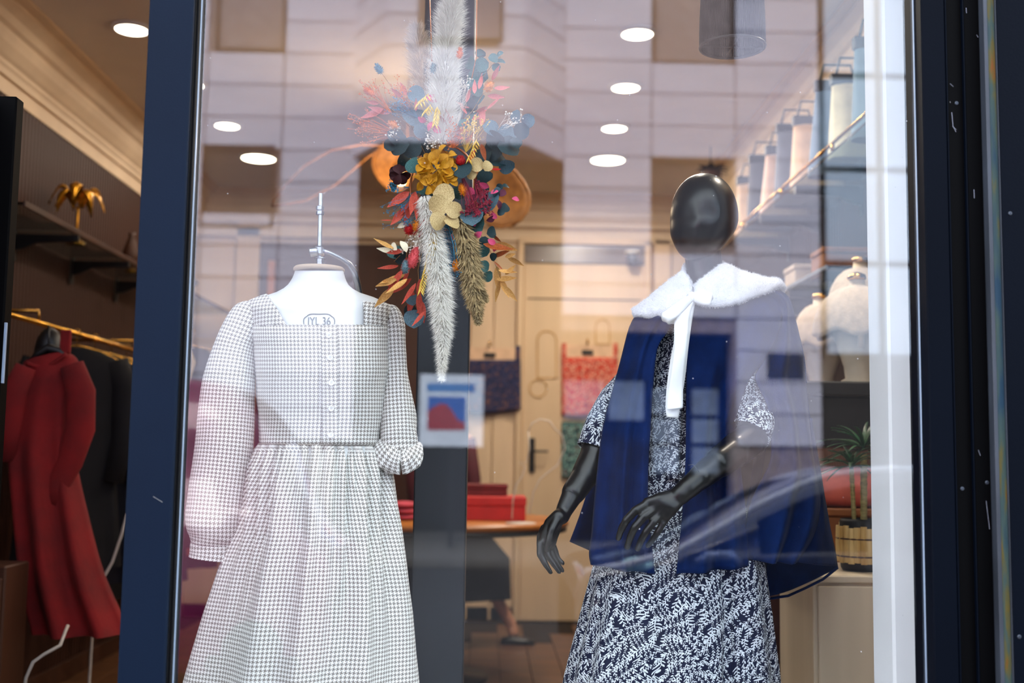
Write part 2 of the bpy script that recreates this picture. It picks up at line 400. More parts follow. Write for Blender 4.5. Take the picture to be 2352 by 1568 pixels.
# ================================================================ room shell
XL, XR, YB, ZF, ZC = -2.24, 1.70, 6.15, 0.15, 3.36
structure(MB().bx(XL - .2, XR + .2, -.02, YB + .2, ZC, ZC + .15, .001).build('ceiling', CEILP))
fl = MB().bx(XL - .2, XR + .2, .0, YB + .2, ZF - .1, ZF - .012, .001).build('floor', FLOORD); structure(fl)
pl = mesh_of(MB().box((0, 0, 0), (.176, 1.19, .018), .002), 'floor_plank', FLOORM)
k = 0
for i in range(22):
    for j in range(5):
        x = XL + .09 + i * .18; y = .55 + j * 1.2 + (i % 3) * .4 - .4
        if y + .6 > YB: continue
        inst('floor_plank', pl, Matrix.Translation((x, y, ZF - .009)), fl)
wl_ = MB().bx(XL - .18, XL - .022, .0, YB + .2, ZF - .1, ZC, .001).build('wall_left', SLATB); structure(wl_)
sl = mesh_of(MB().box((0, 0, 0), (.022, .027, 3.0 - ZF), .003), 'wood_slat', SLATM)
nsl = 0
y = .06
while y < YB - .02:
    inst('wood_slat', sl, Matrix.Translation((XL - .011, y, (3.0 + ZF) / 2)), wl_); y += .0405; nsl += 1
structure(MB().bx(XL - .02, XL + .004, 0, YB, 3.0, ZC, .001).build('trim_2', CORN))
wr_ = MB().bx(XR + .022, XR + .2, .0, YB + .2, ZF - .1, ZC, .001).build('wall_right', SLATB); structure(wr_)
y = .06
while y < YB - .02:
    inst('wood_slat', sl, Matrix.Translation((XR + .011, y, (3.0 + ZF) / 2)), wr_); y += .0405
structure(MB().bx(XR - .004, XR + .02, 0, YB, 3.0, ZC, .001).build('trim_3', CORN))
wb_ = MB().bx(XL - .2, XR + .2, YB + .03, YB + .2, ZF - .1, ZC, .001).build('wall_back', WALLP); structure(wb_)
# crown mouldings: a stepped profile run along each wall
prof = [(0, 0), (.018, 0), (.022, .03), (.030, .045), (.030, .06), (.044, .075), (.070, .115), (.082, .150), (.082, .168), (.100, .182), (.115, .215), (.150, .245), (.150, .262), (.19, .27), (.19, .285)]
def moulding(name, pts_fn, m=CORN):
    mb = MB(); n = len(prof)
    for e in (0, 1): mb.v += [pts_fn(d, h, e) for d, h in prof]
    mb.f = [[i, i + 1, n + i + 1, n + i] for i in range(n - 1)]; mb.uv = [None] * len(mb.f)
    return structure(mb.build(name, m))
H0 = ZC - .285
moulding('trim_4', lambda d, h, e: Vector((XL + d, 0.02 if e == 0 else YB, H0 + h)))
moulding('trim_5', lambda d, h, e: Vector((XR - d, 0.02 if e == 0 else YB, H0 + h)))
moulding('trim_6', lambda d, h, e: Vector((XL if e == 0 else XR, YB + .03 - d, H0 + h)))
# lower entablature lines on the back wall
for i, (pa, pb, dd) in enumerate(((506, 516, .05), (528, 548, .03))):
    structure(MB().bx(XL, XR, YB - dd, YB + .03, P(800, pb, YB).z, P(800, pa, YB).z, .004).build('trim_%d' % (7 + i), CORN))
structure(MB().bx(XL, XR, YB - .0, YB + .03, ZF, ZF + .10, .004).build('baseboard_back', WALLD))
structure(MB().bx(XL, XL + .015, .06, YB, ZF, ZF + .10, .004).build('baseboard_left', DARKW))
structure(MB().bx(XR - .015, XR, .06, YB, ZF, ZF + .10, .004).build('baseboard_right', DARKW))
# back wall wood panels, each a board
def bpan(pa, pb, ya, yb, m=WALLP, name='wall_panel', dy=.0, th=.03):
    a = P(pa, ya, YB); b = P(pb, yb, YB)
    a.x = P(pa, 1000, YB).x; b.x = P(pb, 1000, YB).x
    return MB().bx(a.x + .003, b.x - .003, YB - dy, YB - dy + th + dy, max(b.z, ZF), a.z, .004).build(name, m, wb_)
for (a, b) in ((330, 434), (434, 524)): bpan(a, b, 552, 770); bpan(a, b, 772, 1440)
bpan(527, 583, 500, 1440, WALLD, 'pilaster', .03)
for (a, b) in ((1076, 1130), (1130, 1188)): bpan(a, b, 552, 1440)
bpan(1500, 1540, 552, 1440, WALLD, 'pilaster', .03)
for (a, b) in ((1542, 1590), (1590, 1638)): bpan(a, b, 552, 770); bpan(a, b, 772, 1440)
# the dark passage left of the pillar
dp = MB()
a = P(585, 556, YB); b = P(965, 1440, YB)
dp.bx(a.x, b.x, YB - .004, YB + .03, ZF, a.z, .003)
d2 = dp.build('door_2', DARKW); structure(d2)
for (pa, pb) in ((600, 690), (700, 812), (822, 905)):
    p0 = P(pa, 590, YB); p1 = P(pb, 1010, YB); MB().bx(p0.x, p1.x, YB - .016, YB - .002, p1.z, p0.z, .006).build('door_panel', DARKW, d2)
MB().bx(P(618, 600, YB).x, P(634, 600, YB).x, YB - .045, YB - .004, ZF, P(618, 600, YB).z, .004).build('door_stile', mat('amber_wood', (196, 120, 70), .4), d2)
# pale door with a grey transom
d1 = MB().bx(P(1204, 605, YB).x, P(1480, 605, YB).x, YB - .012, YB + .03, ZF, P(1204, 605, YB).z, .004).build('door_1', WALLD); structure(d1)
for (pa, pb, ya, yb) in ((1190, 1204, 556, 1440), (1480, 1494, 556, 1440), (1190, 1494, 545, 560)):
    MB().bx(P(pa, ya, YB).x, P(pb, ya, YB).x, YB - .04, YB + .03, max(ZF, P(pa, yb, YB).z), P(pa, ya, YB).z, .004).build('door_frame', WALLD, d1)
MB().bx(P(1204, 605, YB).x, P(1480, 605, YB).x, YB - .02, YB + .02, P(1300, 605, YB).z, P(1300, 565, YB).z, .003).build('transom', GREYG, d1)
MB().bx(P(1212, 605, YB).x, P(1472, 605, YB).x, YB - .018, YB - .01, P(1300, 687, YB).z - .006, P(1300, 687, YB).z + .004, .001).build('door_groove', DARKW, d1)
h = MB(); hp = P(1222, 1042, YB - .03)
h.bx(hp.x - .022, hp.x + .022, YB - .028, YB - .012, hp.z - .14, hp.z + .12, .006)
h.tube([hp + Vector((0, 0, .02)), hp + Vector((0, -.04, .02)), hp + Vector((.02, -.05, .02)), hp + Vector((.12, -.05, .02))], .009, 8)
h.ball(hp + Vector((0, -.012, -.08)), .012)
h.build('door_handle', BLK, d1)
# gilt arch and circle beading on the door
GILT = mat('gilt_beading', (206, 164, 104), .4, .4)
def arch(pcx, top, bot, hw, Yq):
    pts = [P(pcx - hw, bot, Yq)] + [P(pcx - hw * cos(t), top + hw - hw * sin(t), Yq) for t in [pi * i / 14 for i in range(15)]] + [P(pcx + hw, bot, Yq), P(pcx - hw, bot, Yq)]
    return pts
MB().tube(arch(1256, 760, 868, 22, YB - .016), .006, 6).build('door_beading', GILT, d1)
MB().tube([P(1236 + 20 * cos(t), 892 + 20 * sin(t), YB - .016) for t in [2 * pi * i / 24 for i in range(25)]], .005, 6).build('door_beading', GILT, d1)
MB().tube(arch(1384, 734, 790, 16, YB - .016), .005, 6).build('door_beading', GILT, d1)
# pillar behind the bouquet
pil = MB().bx(P(958, 784, .86).x, P(1078, 784, .86).x, .86, 1.02, ZF, ZC, .004).build('trim_10', mat('charcoal_pillar_paint', (44, 50, 58), .4, 0, .08, 3)); structure(pil)
# white pier beside the window
pier = MB().bx(P(1994, 784, .34).x, P(2124, 784, .20).x + .25, .20, .34, ZF, ZC, .006).build('wall_front', WHITEP); structure(pier)
structure(MB().bx(P(2124, 784, .06).x + .05, XR + .3, .06, .20, ZF, ZC, .002).build('trim_11', WHITEP))
# window plinth the figures stand on
plat = MB().bx(GX0 + .04, GX1 - .02, .07, 1.15, ZF, .42, .006).build('trim_12', WHITEP); structure(plat)
# facade over the window and the doorway, and the black open door leaf
fac = MB().bx(XL - .6, 3.4, -.04, .06, ZHI + .06, 7.0, .01).build('trim_13', NAVYD); structure(fac)
structure(MB().bx(XL - .8, 3.4, -.04, YB + .2, ZC + .16, ZC + .30, .01).build('trim_14', NAVYD))
structure(MB().bx(GX0 - .10, 3.4, -.05, .06, -.15, ZLO - .06, .01).build('trim_15', NAVYD))
structure(MB().bx(xz(2700, 784, -.08) - .02, 4.2, -.08, .06, -.15, 7.0, .01).build('trim_16', NAVYD))
dl = structure(bpy.data.objects.new('door_3', None)); COL.objects.link(dl); dl.location = (-1.1, 0, ZF); dl['_at'] = [-1.1, 0, ZF]
tz = P(30, 226, .35).z
MB().bx(P(38, 784, .35).x - .9, P(14, 784, .35).x, .33, .375, ZF, tz, .004).build('door_stile', BLACKM, dl)
MB().bx(P(10, 784, .32).x - .004, P(12, 784, .32).x, .322, .33, P(10, 880, .32).z, P(10, 740, .32).z, .001).build('door_reflection_line', EDGE, dl)  # thin pale bar standing in for a reflection on the leaf
MB().bx(P(-60, 784, .35).x, P(-40, 784, .35).x, -.02, .33, ZF, tz, .004).build('door_stile', BLACKM, dl)

# ---------------------------------------------------------------- ceiling lights
def downlight(px, py, r, label, n):
    p = PZ(px, py, ZC); t = thing('downlight', label, 'light', (p.x, p.y, ZC - .012), 'round ceiling downlights')
    MB().lathe([(r * .86, 0), (r * .9, -.004), (r + .006, -.004), (r + .010, 0), (r + .010, .012), (r * .86, .012)], (p.x, p.y, ZC - .012), 32).build('rim', WHITEP, t, True)
    MB().lathe([(.001, 0), (r * .88, 0), (r * .88, .004), (.001, .004)], (p.x, p.y, ZC - .014), 32).build('diffuser', WARML, t)
    ld = bpy.data.lights.new('downlight_lamp', 'AREA'); ld.shape = 'DISK'; ld.size = r * 1.7; ld.energy = LAMP * (.1 if px < 440 else .3 if px < 600 else (r / .085) ** 1.5); ld.color = (1, .87, .74)
    lo = bpy.data.objects.new('lamp', ld); COL.objects.link(lo); lo.parent = t; lo.location = (0, 0, -.02)
for px, py, r, lb in ((303, 63, .085, 'round ceiling downlight seen through the open doorway, top left'), (436, 190, .082, 'round ceiling downlight cut by the left window post'),
        (522, 285, .080, 'small round ceiling downlight above the beige dress, left and nearer of the two'), (594, 360, .125, 'large round ceiling downlight above the beige dress, right one'),
        (1464, 73, .082, 'round ceiling downlight nearest the black pendant, topmost of the right row'), (1437, 197, .082, 'round ceiling downlight second from top in the right row'),
        (1411, 291, .082, 'round ceiling downlight third from top in the right row'), (1396, 364, .125, 'large round ceiling downlight at the bottom of the right row')):
    downlight(px, py, r, lb, 0)
def added_downlight(x, y, lb):  # unseen downlights, added to brighten the plant and cabinet
    d = Vector((x, y, ZC)) - CAM; c = ROT.transposed() @ d; downlight(1176 - c.x / c.z * F, 784 + c.y / c.z * F, .082, lb, 0)
added_downlight(P(1464, 73, 2.9).x, 1.85, 'added unseen ceiling downlight in line with the right row, above the frame')
added_downlight(1.28, 1.0, 'added unseen ceiling downlight brightening the potted plant, above the frame')

# ================================================================ across the street, mirrored in the pane
BD = 15.0
bld = thing('stone_building', 'pale stone apartment building across the street, mirrored in the shop window', 'building', (0, -BD, -.15))
q = lambda px, py, D=BD: RF(px, py, D)
ZT = 11.0
# solid wall pieces behind the panels, left open at the windows
wallb = MB()
def strip(pa, pb, z0, z1, D=BD, th=.4): wallb.bx(q(pa, 700, D).x, q(pb, 700, D).x, -D - th, -D - .03, z0, z1, .002)
zc = lambda py, D=BD: q(1120, py, D).z
strip(-900, 1885, zc(345), ZT); strip(-900, 450, -.15, zc(345)); strip(622, 815, -.15, zc(345)); strip(1292, 1495, zc(755), zc(345)); strip(1683, 1885, -.15, zc(345))
strip(450, 622, -.15, zc(535)); strip(1495, 1683, zc(755), zc(548))
wallb.build('wall', JOINT, bld)
px_m = 2600 / (BD + 2.45)
course = 73.5
pan_cache = {}
def panel(x0, x1, y0, y1, D=BD, M=None):
    w = abs(x1 - x0); h_ = abs(y1 - y0); key = (round(w, 2), round(h_, 2))
    if key not in pan_cache: pan_cache[key] = mesh_of(MB().box((0, 0, 0), (w - .02, .06, h_ - .022), .008), 'stone_panel', STONE)
    inst('stone_panel', pan_cache[key], Matrix.Translation(((x0 + x1) / 2, -D, (y0 + y1) / 2)), bld)
wins = [(470, 635, -300, 130), (1497, 1690, -300, 138), (450, 622, 345, 535), (1495, 1683, 355, 548)]
cols = [(-200, 130), (130, 300), (300, 455), (455, 635), (635, 818), (1290, 1495), (1495, 1690), (1690, 1885)]
for r_ in range(-6, 13):
    ya = 60 + course * r_ ; yb = ya + course
    for (a, b) in cols:
        mid = (a + b) / 2; my = (ya + yb) / 2
        hit = any(w[0] - 10 < mid < w[1] + 10 and w[2] < my < w[3] for w in wins)
        if hit: continue
        if 1290 <= a < 1690 and my > 755: continue
        if a < 130 and abs(r_) % 2: pass
        panel(q(a, 700).x, q(b, 700).x, zc(yb), zc(ya))
# the projecting bay with canted sides
bay = MB(); BF = BD - .95
xa, xb = q(812, 340).x, q(1292, 340).x; xc, xd = q(884, 318, BF).x, q(1205, 318, BF).x; zb = q(1040, 330, BF).z
for (x0, y0, x1, y1) in ((xa, -BD, xc, -BF), (xc, -BF, xd, -BF), (xd, -BF, xb, -BD)):
    L_ = Vector((x1 - x0, y1 - y0, 0)); n = Vector((-L_.y, L_.x, 0)).normalized(); ang = math.atan2(L_.y, L_.x)
    for r_ in range(16):
        z0 = zb + r_ * .493
        mid = Vector(((x0 + x1) / 2, (y0 + y1) / 2, z0 + .246))
        W_ = L_.length
        segs = [(0, 1)]
        if y0 == y1 and z0 > q(1050, 100, BF).z - .1 and z0 < q(1050, 100, BF).z + 1.6: segs = [(0, .22), (.80, 1)]
        for (s0, s1) in segs:
            w = W_ * (s1 - s0); key = (round(w, 2), .493)
            if key not in pan_cache: pan_cache[key] = mesh_of(MB().box((0, 0, 0), (w - .02, .06, .471), .008), 'stone_panel', STONE)
            c = Vector((x0, y0, 0)) + L_ * ((s0 + s1) / 2); c.z = z0 + .246
            inst('stone_panel', pan_cache[key], Matrix.Translation(c) @ Matrix.Rotation(ang, 4, 'Z'), bld)
# bay body
v = [Vector((xa, -BD - .03, zb)), Vector((xc, -BF - .03, zb)), Vector((xd, -BF - .03, zb)), Vector((xb, -BD - .03, zb))]
bay.add(v + [p + Vector((0, 0, 8)) for p in v], [[3, 2, 1, 0], [0, 1, 5, 4], [1, 2, 6, 5], [2, 3, 7, 6]])
bay.build('bay_wall', JOINT, bld)
def fwin(pa, pb, ya, yb, D=BD, m=DGLASS):
    x0, x1 = q(pa, 700, D).x, q(pb, 700, D).x; z0, z1 = q(1120, yb, D).z, q(1120, ya, D).z
    f = MB(); w = .05
    f.bx(x0, x0 + w, -D - .06, -D + .03, z0, z1); f.bx(x1 - w, x1, -D - .06, -D + .03, z0, z1); f.bx(x0, x1, -D - .06, -D + .03, z0, z0 + w); f.bx(x0, x1, -D - .06, -D + .03, z1 - w, z1)
    fo = f.build('window', BROWNF, bld)
    MB().bx(x0 + w, x1 - w, -D - .08, -D - .05, z0 + w, z1 - w).build('pane', m, fo)
LILAC = mat('curtained_window_glass', (150, 140, 152), .3, 0, .1, 1)
fwin(470, 635, -60, 130, m=LILAC); fwin(1497, 1690, -60, 138, m=LILAC); fwin(450, 622, 345, 535); fwin(1495, 1683, 355, 548)
fwin(960, 1145, -60, 95, BF - .04, LILAC)
# recessed shop fronts at street level
rec = MB()
rec.bx(q(815, 700).x, q(1292, 700).x, -BD - 3.0, -BD - 2.9, -.15, zc(340)); rec.bx(q(1290, 700).x, q(1690, 700).x, -BD - 1.2, -BD - 1.1, -.15, zc(750))
rec.bx(q(815, 700).x, q(1885, 700).x, -BD - 3.0, -BD - .4, zc(340) - .02, zc(340) + .1)
rec.bx(q(815, 700).x - .3, q(815, 700).x, -BD - 3.0, -BD - .02, -.15, zc(340)); rec.bx(q(1885, 700).x, q(1885, 700).x + .02, -BD - 3.0, -BD - .02, -.15, zc(340)); rec.bx(q(-900, 700).x, q(1884, 700).x, -BD - 3.3, -BD - 3.0, -.15, ZT)
rec.build('shop_recess', DARKSHOP, bld)
for (a, b, y0, y1) in ((1300, 1390, 870, 960), (1400, 1480, 870, 960), (1500, 1560, 885, 945), (1500, 1560, 955, 1010), (1500, 1560, 1020, 1080), (1590, 1650, 885, 945), (1590, 1650, 955, 1010), (1590, 1650, 1020, 1080), (1760, 1845, 800, 860)):
    MB().bx(q(a, 700, BD + .8).x, q(b, 700, BD + .8).x, -BD - .85, -BD - .8, q(1120, y1, BD + .8).z, q(1120, y0, BD + .8).z, .01).build('pane', mat('lit_shop_pane', (160, 178, 205), .3), bld) if a < 1700 else MB().bx(q(a, 700).x, q(b, 700).x, -BD + .02, -BD + .05, zc(y1), zc(y0), .01).build('pane', DGLASS, bld)
# curtain wall building to the right
cw = thing('office_building', 'pale blue curtain wall office building with dark mullions, mirrored at the right', 'building', (7, -BD, -.15))
x0 = q(1892, 700).x; x1 = q(2900, 700).x
MB().bx(x0, x1, -BD - .5, -BD - .1, -.15, ZT, .01).build('wall', MULL, cw)
xs = [1892, 2026, 2160, 2294, 2428, 2562, 2696]; ys = [-500, -278, -62, 155, 372, 590, 806]
for a, b in zip(xs, xs[1:]):
    for c, d in zip(ys, ys[1:]):
        MB().bx(q(a, 700).x + .06, q(b, 700).x - .05, -BD - .1, -BD + .0, zc(d) + .05, zc(c) - .05, .01).build('facade_panel', PALEP, cw)
# street
structure(MB().bx(-30, 30, -40, -.05, -.35, -.15, .001).build('floor_street', ASPH))
structure(MB().bx(-30, 30, -BD - 3, -BD + 2.2, -.15, -.03, .01).build('floor_far_pavement', KERB))
structure(MB().bx(-30, 30, -2.9, -.06, -.15, -.02, .01).build('floor_pavement', KERB))
# poster in the shop across the street; paper and prints get an added glow
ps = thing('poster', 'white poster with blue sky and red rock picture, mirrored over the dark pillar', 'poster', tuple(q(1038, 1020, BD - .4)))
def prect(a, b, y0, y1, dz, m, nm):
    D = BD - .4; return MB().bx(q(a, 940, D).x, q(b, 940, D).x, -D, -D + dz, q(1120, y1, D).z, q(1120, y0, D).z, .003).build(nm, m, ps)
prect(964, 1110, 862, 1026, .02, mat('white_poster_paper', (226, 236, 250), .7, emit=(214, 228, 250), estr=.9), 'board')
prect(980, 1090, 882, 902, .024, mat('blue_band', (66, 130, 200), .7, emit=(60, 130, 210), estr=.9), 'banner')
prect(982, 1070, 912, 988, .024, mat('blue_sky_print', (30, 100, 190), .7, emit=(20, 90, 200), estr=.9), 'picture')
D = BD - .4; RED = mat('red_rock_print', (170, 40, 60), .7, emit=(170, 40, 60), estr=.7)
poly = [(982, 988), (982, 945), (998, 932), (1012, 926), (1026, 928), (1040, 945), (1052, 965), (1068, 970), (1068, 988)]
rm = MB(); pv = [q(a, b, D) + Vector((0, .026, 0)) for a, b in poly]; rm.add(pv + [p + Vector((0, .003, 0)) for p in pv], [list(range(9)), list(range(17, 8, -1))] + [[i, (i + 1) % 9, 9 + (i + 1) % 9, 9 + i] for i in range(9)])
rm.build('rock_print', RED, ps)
pp = q(1038, 1026, D); MB().tube([Vector((pp.x, -D - .02, -.03)), Vector((pp.x, -D - .02, pp.z))], .03, 10).build('pole', MULL, ps)

# ---------------------------------------------------------------- parked cars
def vehicle(name, label, cat, stations, y0, width, paint, glassr, wheels, lamps=True):
    """stations: (x, z_sill, z_belt, z_roof); y0 is the side that faces the shop"""
    t = thing(name, label, cat, (stations[len(stations) // 2][0], y0 - width / 2, -.15))
    def sect(u, k):
        x, zs, zb_, zr = cr_curve(stations, u)
        w = width / 2; c = y0 - w; zr = max(zr, zb_ + .01); tb = min(.14, (zr - zb_) * .35)
        side = [(w * .93, zs), (w, zs + .12), (w, (zs + zb_) / 2), (w * .985, zb_ - .03), (w * .95, zb_)]
        top = [(w * .95 - tb * .55, zb_ + (zr - zb_) * .5), (w * .95 - tb, zr - .05 * min(1, (zr - zb_) * 3)), (w * .95 - tb - .10, zr), (w * .4, zr + .02), (0, zr + .025)]
        h_ = side + top
        full = [(c + a, b) for a, b in h_] + [(c - a, b) for a, b in h_[::-1][1:]]
        a, b = full[k]; return Vector((x, a, b))
    nk = 19
    MB().grid(lambda u, v: sect(u, round(v * (nk - 1))), 40, nk - 1).build('body', paint, t, True)
    g = MB()
    for (u0, u1) in glassr:
        def gf(u, v, s=1):
            uu = u0 + (u1 - u0) * u; a = sect(uu, 4); b = sect(uu, 6); p = a.lerp(b, .06 + .88 * v); p.y += .006; return p
        g.grid(gf, 6, 3)
    if g.v: g.build('side_window', mat('tinted_car_glass', (20, 24, 30), .1), t, True)
    for wx in wheels:
        for yy in (y0 - .10, y0 - width + .10):
            M = Matrix.Rotation(pi / 2, 3, 'X'); wz = .16
            wo = MB().lathe([(.05, -.09), (.27, -.10), (.31, -.07), (.31, .07), (.27, .10), (.05, .09)], (wx, yy, wz), 24, M).build('wheel', BLK, t, True)
            MB().lathe([(.03, -.105), (.19, -.104), (.20, .104), (.03, .105)], (wx, yy, wz), 18, M).build('hub_cap', BLK, wo, True)
    return t
CY = 4.75
CARB = mat('dark_blue_car_paint', (14, 22, 40), .3, .1, .05, 2, coat=1.0)
def qx(px): return RF(px, 1100, CY).x
def qz(py): return RF(1120, py, CY).z
st = [(qx(1320), .05, .45, .50), (qx(1345), .03, qz(1322), qz(1318)), (qx(1440), .02, qz(1302), qz(1296)), (qx(1560), .02, qz(1278), qz(1266)), (qx(1700), .02, qz(1268), qz(1188)), (qx(1890), .02, qz(1262), qz(1094)), (qx(2060), .02, qz(1260), qz(1066)), (qx(2300), .02, qz(1258), qz(1068)), (qx(2520), .02, qz(1255), qz(1110)), (qx(2640), .05, qz(1270), qz(1200))]
car = vehicle('parked_car', 'dark blue parked car whose windscreen line is mirrored across the navy cape', 'car', st, -CY + .1, 1.6, CARB, ((.47, .62), (.64, .8)), (qx(1480), qx(2440)))
hl = RF(1500, 1262, CY); MB().ball((hl.x - .1, -CY + .02, hl.z - .1), (.12, .08, .06)).build('headlight', mat('clear_headlight', (190, 235, 235), .1, .3), car, True)
MB().tube([RF(1600, 1290, CY - .12), RF(1625, 1278, CY - .14), RF(1680, 1276, CY - .14), RF(1700, 1292, CY - .12)], [.02, .035, .035, .02], 10).build('wing_mirror', mat('silver_mirror_cap', (140, 155, 190), .25, .4), car, True)
STREAK = mat('painted_highlight_white', (236, 238, 250), .4, 0)  # near-white tube painted as the bright streak along bonnet and windscreen
MB().tube([RF(1345, 1312, CY - .12), RF(1440, 1296, CY - .14), RF(1560, 1262, CY - .14), RF(1640, 1218, CY - .14), RF(1740, 1160, CY - .14), RF(1840, 1112, CY - .14), RF(1900, 1092, CY - .14), RF(2060, 1074, CY - .14)], .022, 8).build('highlight_streak', STREAK, car, True)
CARR = mat('magenta_van_paint', (150, 36, 96), .35, .1, .05, 2, coat=1.0)
st = [(qx(-900), .02, .9, 1.70), (qx(-500), .02, .95, qz(884)), (qx(0), .02, 1.0, qz(876)), (qx(330), .02, 1.0, qz(876)), (qx(455), .02, 1.0, qz(884)), (qx(520), .02, 1.0, qz(910)), (qx(600), .02, .98, qz(1010)), (qx(640), .02, .90, qz(1120)), (qx(700), .02, .78, .84), (qx(760), .05, .68, .70), (qx(775), .1, .5, .52)]
van = vehicle('parked_van', 'magenta parked van mirrored low in the left corner of the pane', 'van', st, -CY + .1, 1.7, CARR, (), (qx(-300), qx(600)))
# ================================================================ lofts
def loft(mb, rings, n=48, uv0=0.0, vlen=None, cap=False):
    """rings: list of closed point lists (index 0 = front centre). uv: arc length from the front centre, length down the axis."""
    R = []; vv = 0.0
    for i, r in enumerate(rings):
        m = len(r); us = [0] * (m + 1)
        for k in range(1, m // 2 + 1): us[k] = us[k - 1] + (r[k] - r[k - 1]).length
        us[m] = 0
        for k in range(m - 1, m // 2 - 1, -1):
            nxt = us[k + 1] if k + 1 <= m else 0
            if k > m // 2: us[k] = nxt - (r[k] - r[(k + 1) % m]).length
        if i: vv += sum((a - b).length for a, b in zip(r[::4], rings[i - 1][::4])) / len(r[::4])
        R.append((r, us, vv))
    m = len(rings[0]); o = []
    for (r, us, v) in R: o += r
    fs = []; uvs = []
    for i in range(len(R) - 1):
        for k in range(m):
            k2 = (k + 1) % m; fs.append([i * m + k, i * m + k2, (i + 1) * m + k2, (i + 1) * m + k])
            ua = R[i][1]; ub = R[i + 1][1]; back = k >= m // 2
            if k == m // 2:    # back seam
                a0 = ua[k + 1] - (R[i][0][k] - R[i][0][k2]).length; b0 = ub[k + 1] - (R[i + 1][0][k] - R[i + 1][0][k2]).length
            else: a0, b0 = ua[k], ub[k]
            uvs.append([(a0 + uv0, R[i][2]), (ua[k + 1] + uv0, R[i][2]), (ub[k + 1] + uv0, R[i + 1][2]), (b0 + uv0, R[i + 1][2])])
    if cap: fs += [list(range(m)), list(range((len(R) - 1) * m, len(R) * m))[::-1]]; uvs += [None, None]
    mb.add(o, fs, uvs); return mb
def ering(c, hw, hd, n=48, fold=None, tilt=None, p=2.0, py=None, cpx=0):
    """an upright ring: c centre, hw half width along x, hd half depth along y"""
    out = []
    for k in range(n):
        th = 2 * pi * k / n; s_, c_ = sin(th), cos(th)
        x = math.copysign(abs(s_) ** (2 / p), s_); y = -math.copysign(abs(c_) ** (2 / p), c_)
        f = 1 + (fold(th) if fold else 0)
        v = Vector((x * hw * f, y * hd * f, 0))
        if tilt: v.z += v.x * tilt
        if py is not None and v.y < 0:
            out.append(P(cpx + v.x / mpp(c[1]), py, c[1] + v.y)); continue
        out.append(Vector(c) + v)
    return out
def sleeve_rings(rows, Y, n=36, flat=.85, wr=0.0, seed=0, Yf=None):
    """rows: (px, py, half width px, Y offset). rings square to the axis in the picture plane"""
    rings = []; N = 34
    for i in range(N):
        t = i / (N - 1); px, py, hw, dy = cr_curve(rows, t)
        a = cr_curve(rows, max(0, t - .02)); b = cr_curve(rows, min(1, t + .02))
        Yc = Y + dy; c = P(px, py, Yc); ax = (P(b[0], b[1], Y + b[3]) - P(a[0], a[1], Y + a[3])).normalized()
        side = ax.cross(Vector((0, 1, 0))).normalized()
        if side.x < 0: side = -side
        fr = side.cross(ax).normalized()
        if fr.y > 0: fr = -fr
        h_ = hw * mpp(Yc); ring = []
        for k in range(n):
            th = 2 * pi * k / n
            w = 1 + wr * noise.noise(Vector((cos(th) * 1.6 + seed, sin(th) * 1.6, t * 9)))
            ring.append(c + side * (sin(th) * h_ * w) + fr * (cos(th) * h_ * flat * w))
        rings.append(ring)
    return rings

# ================================================================ white dress form
BY = .46; BCX = 737
HOUND = houndstooth_mat()
FORMW = mat('white_jersey_form_cover', (222, 224, 225), .75, 0, .02, 30, .05, 700)
form_rows = [ # py, centre px, half width px, half depth m
 (621, 733, 56, .055), (628, 733, 57, .056), (642, 732, 62, .060), (655, 731, 70, .066), (665, 731, 82, .072), (674, 731, 100, .080), (682, 732, 126, .088), (692, 733, 148, .096),
 (704, 734, 156, .104), (722, 735, 154, .112), (746, 736, 147, .119), (800, 737, 146, .130), (860, 737, 150, .134), (920, 737, 144, .116), (975, 736, 134, .100), (1018, 735, 130, .098), (1080, 737, 138, .098), (1180, 738, 146, .104), (1300, 738, 146, .104)]
def form_at(py): return table(form_rows, py)
def formY(px, py, off=0.0):
    c, hw, hd = form_at(py); t = max(-1, min(1, (px - c) / hw)); return BY - hd * sqrt(max(0, 1 - t * t)) - off
fp = P(BCX, 1300, BY)
form = thing('dress_form', 'white tailor dress form with threaded steel rod on top, under the houndstooth dress', 'mannequin', (fp.x, BY, .42))
mb = MB(); rings = []
for i in range(46):
    py = 621 + (1300 - 621) * (i / 45) ** 1.5
    c, hw, hd = form_at(py); rings.append(ering(P(c, py, BY), hw * mpp(BY), hd, 48, py=py, cpx=c))
loft(mb, rings, cap=True)
mb.build('torso', FORMW, form, True)
cp = P(733, 619, BY)
MB().lathe([(.001, -.006), (.062, -.006), (.066, -.003), (.066, .002), (.062, .006), (.001, .008)], cp, 40, Matrix.Diagonal((1, .95, 1))).build('neck_cap', mat('raw_wood_cap', (196, 170, 142), .6), form, True)
ZINC = mat('zinc_plated_steel', (190, 198, 206), .28, 1, .1, 60)
rt = P(737, 444, BY); rb_ = P(733, 612, BY)
mb = MB(); L_ = (rt - rb_).length; NP = 60
mb.tube([rb_.lerp(rt, i / (NP * 2)) for i in range(NP * 2 + 1)], [.0062 if i % 2 else .0053 for i in range(NP * 2 + 1)], 10)
mb.build('threaded_rod', ZINC, form, True)
for py in (478, 489, 598, 606):
    c = P(735, py, BY); MB().lathe([(.0085, -.0055), (.0105, -.004), (.0105, .004), (.0085, .0055)], c, 6).build('hex_nut', ZINC, form)
MB().lathe([(.006, -.001), (.015, -.001), (.015, .001), (.006, .001)], P(735, 593, BY), 20).build('washer', ZINC, form)
c = P(722, 578, BY - .02); Mx = Matrix.Rotation(radians(80), 3, 'Y')
MB().lathe([(.001, -.012), (.011, -.012), (.0125, -.009), (.0125, .006), (.009, .010), (.001, .010)], c, 18, Mx).build('bolt_head', ZINC, form, True)
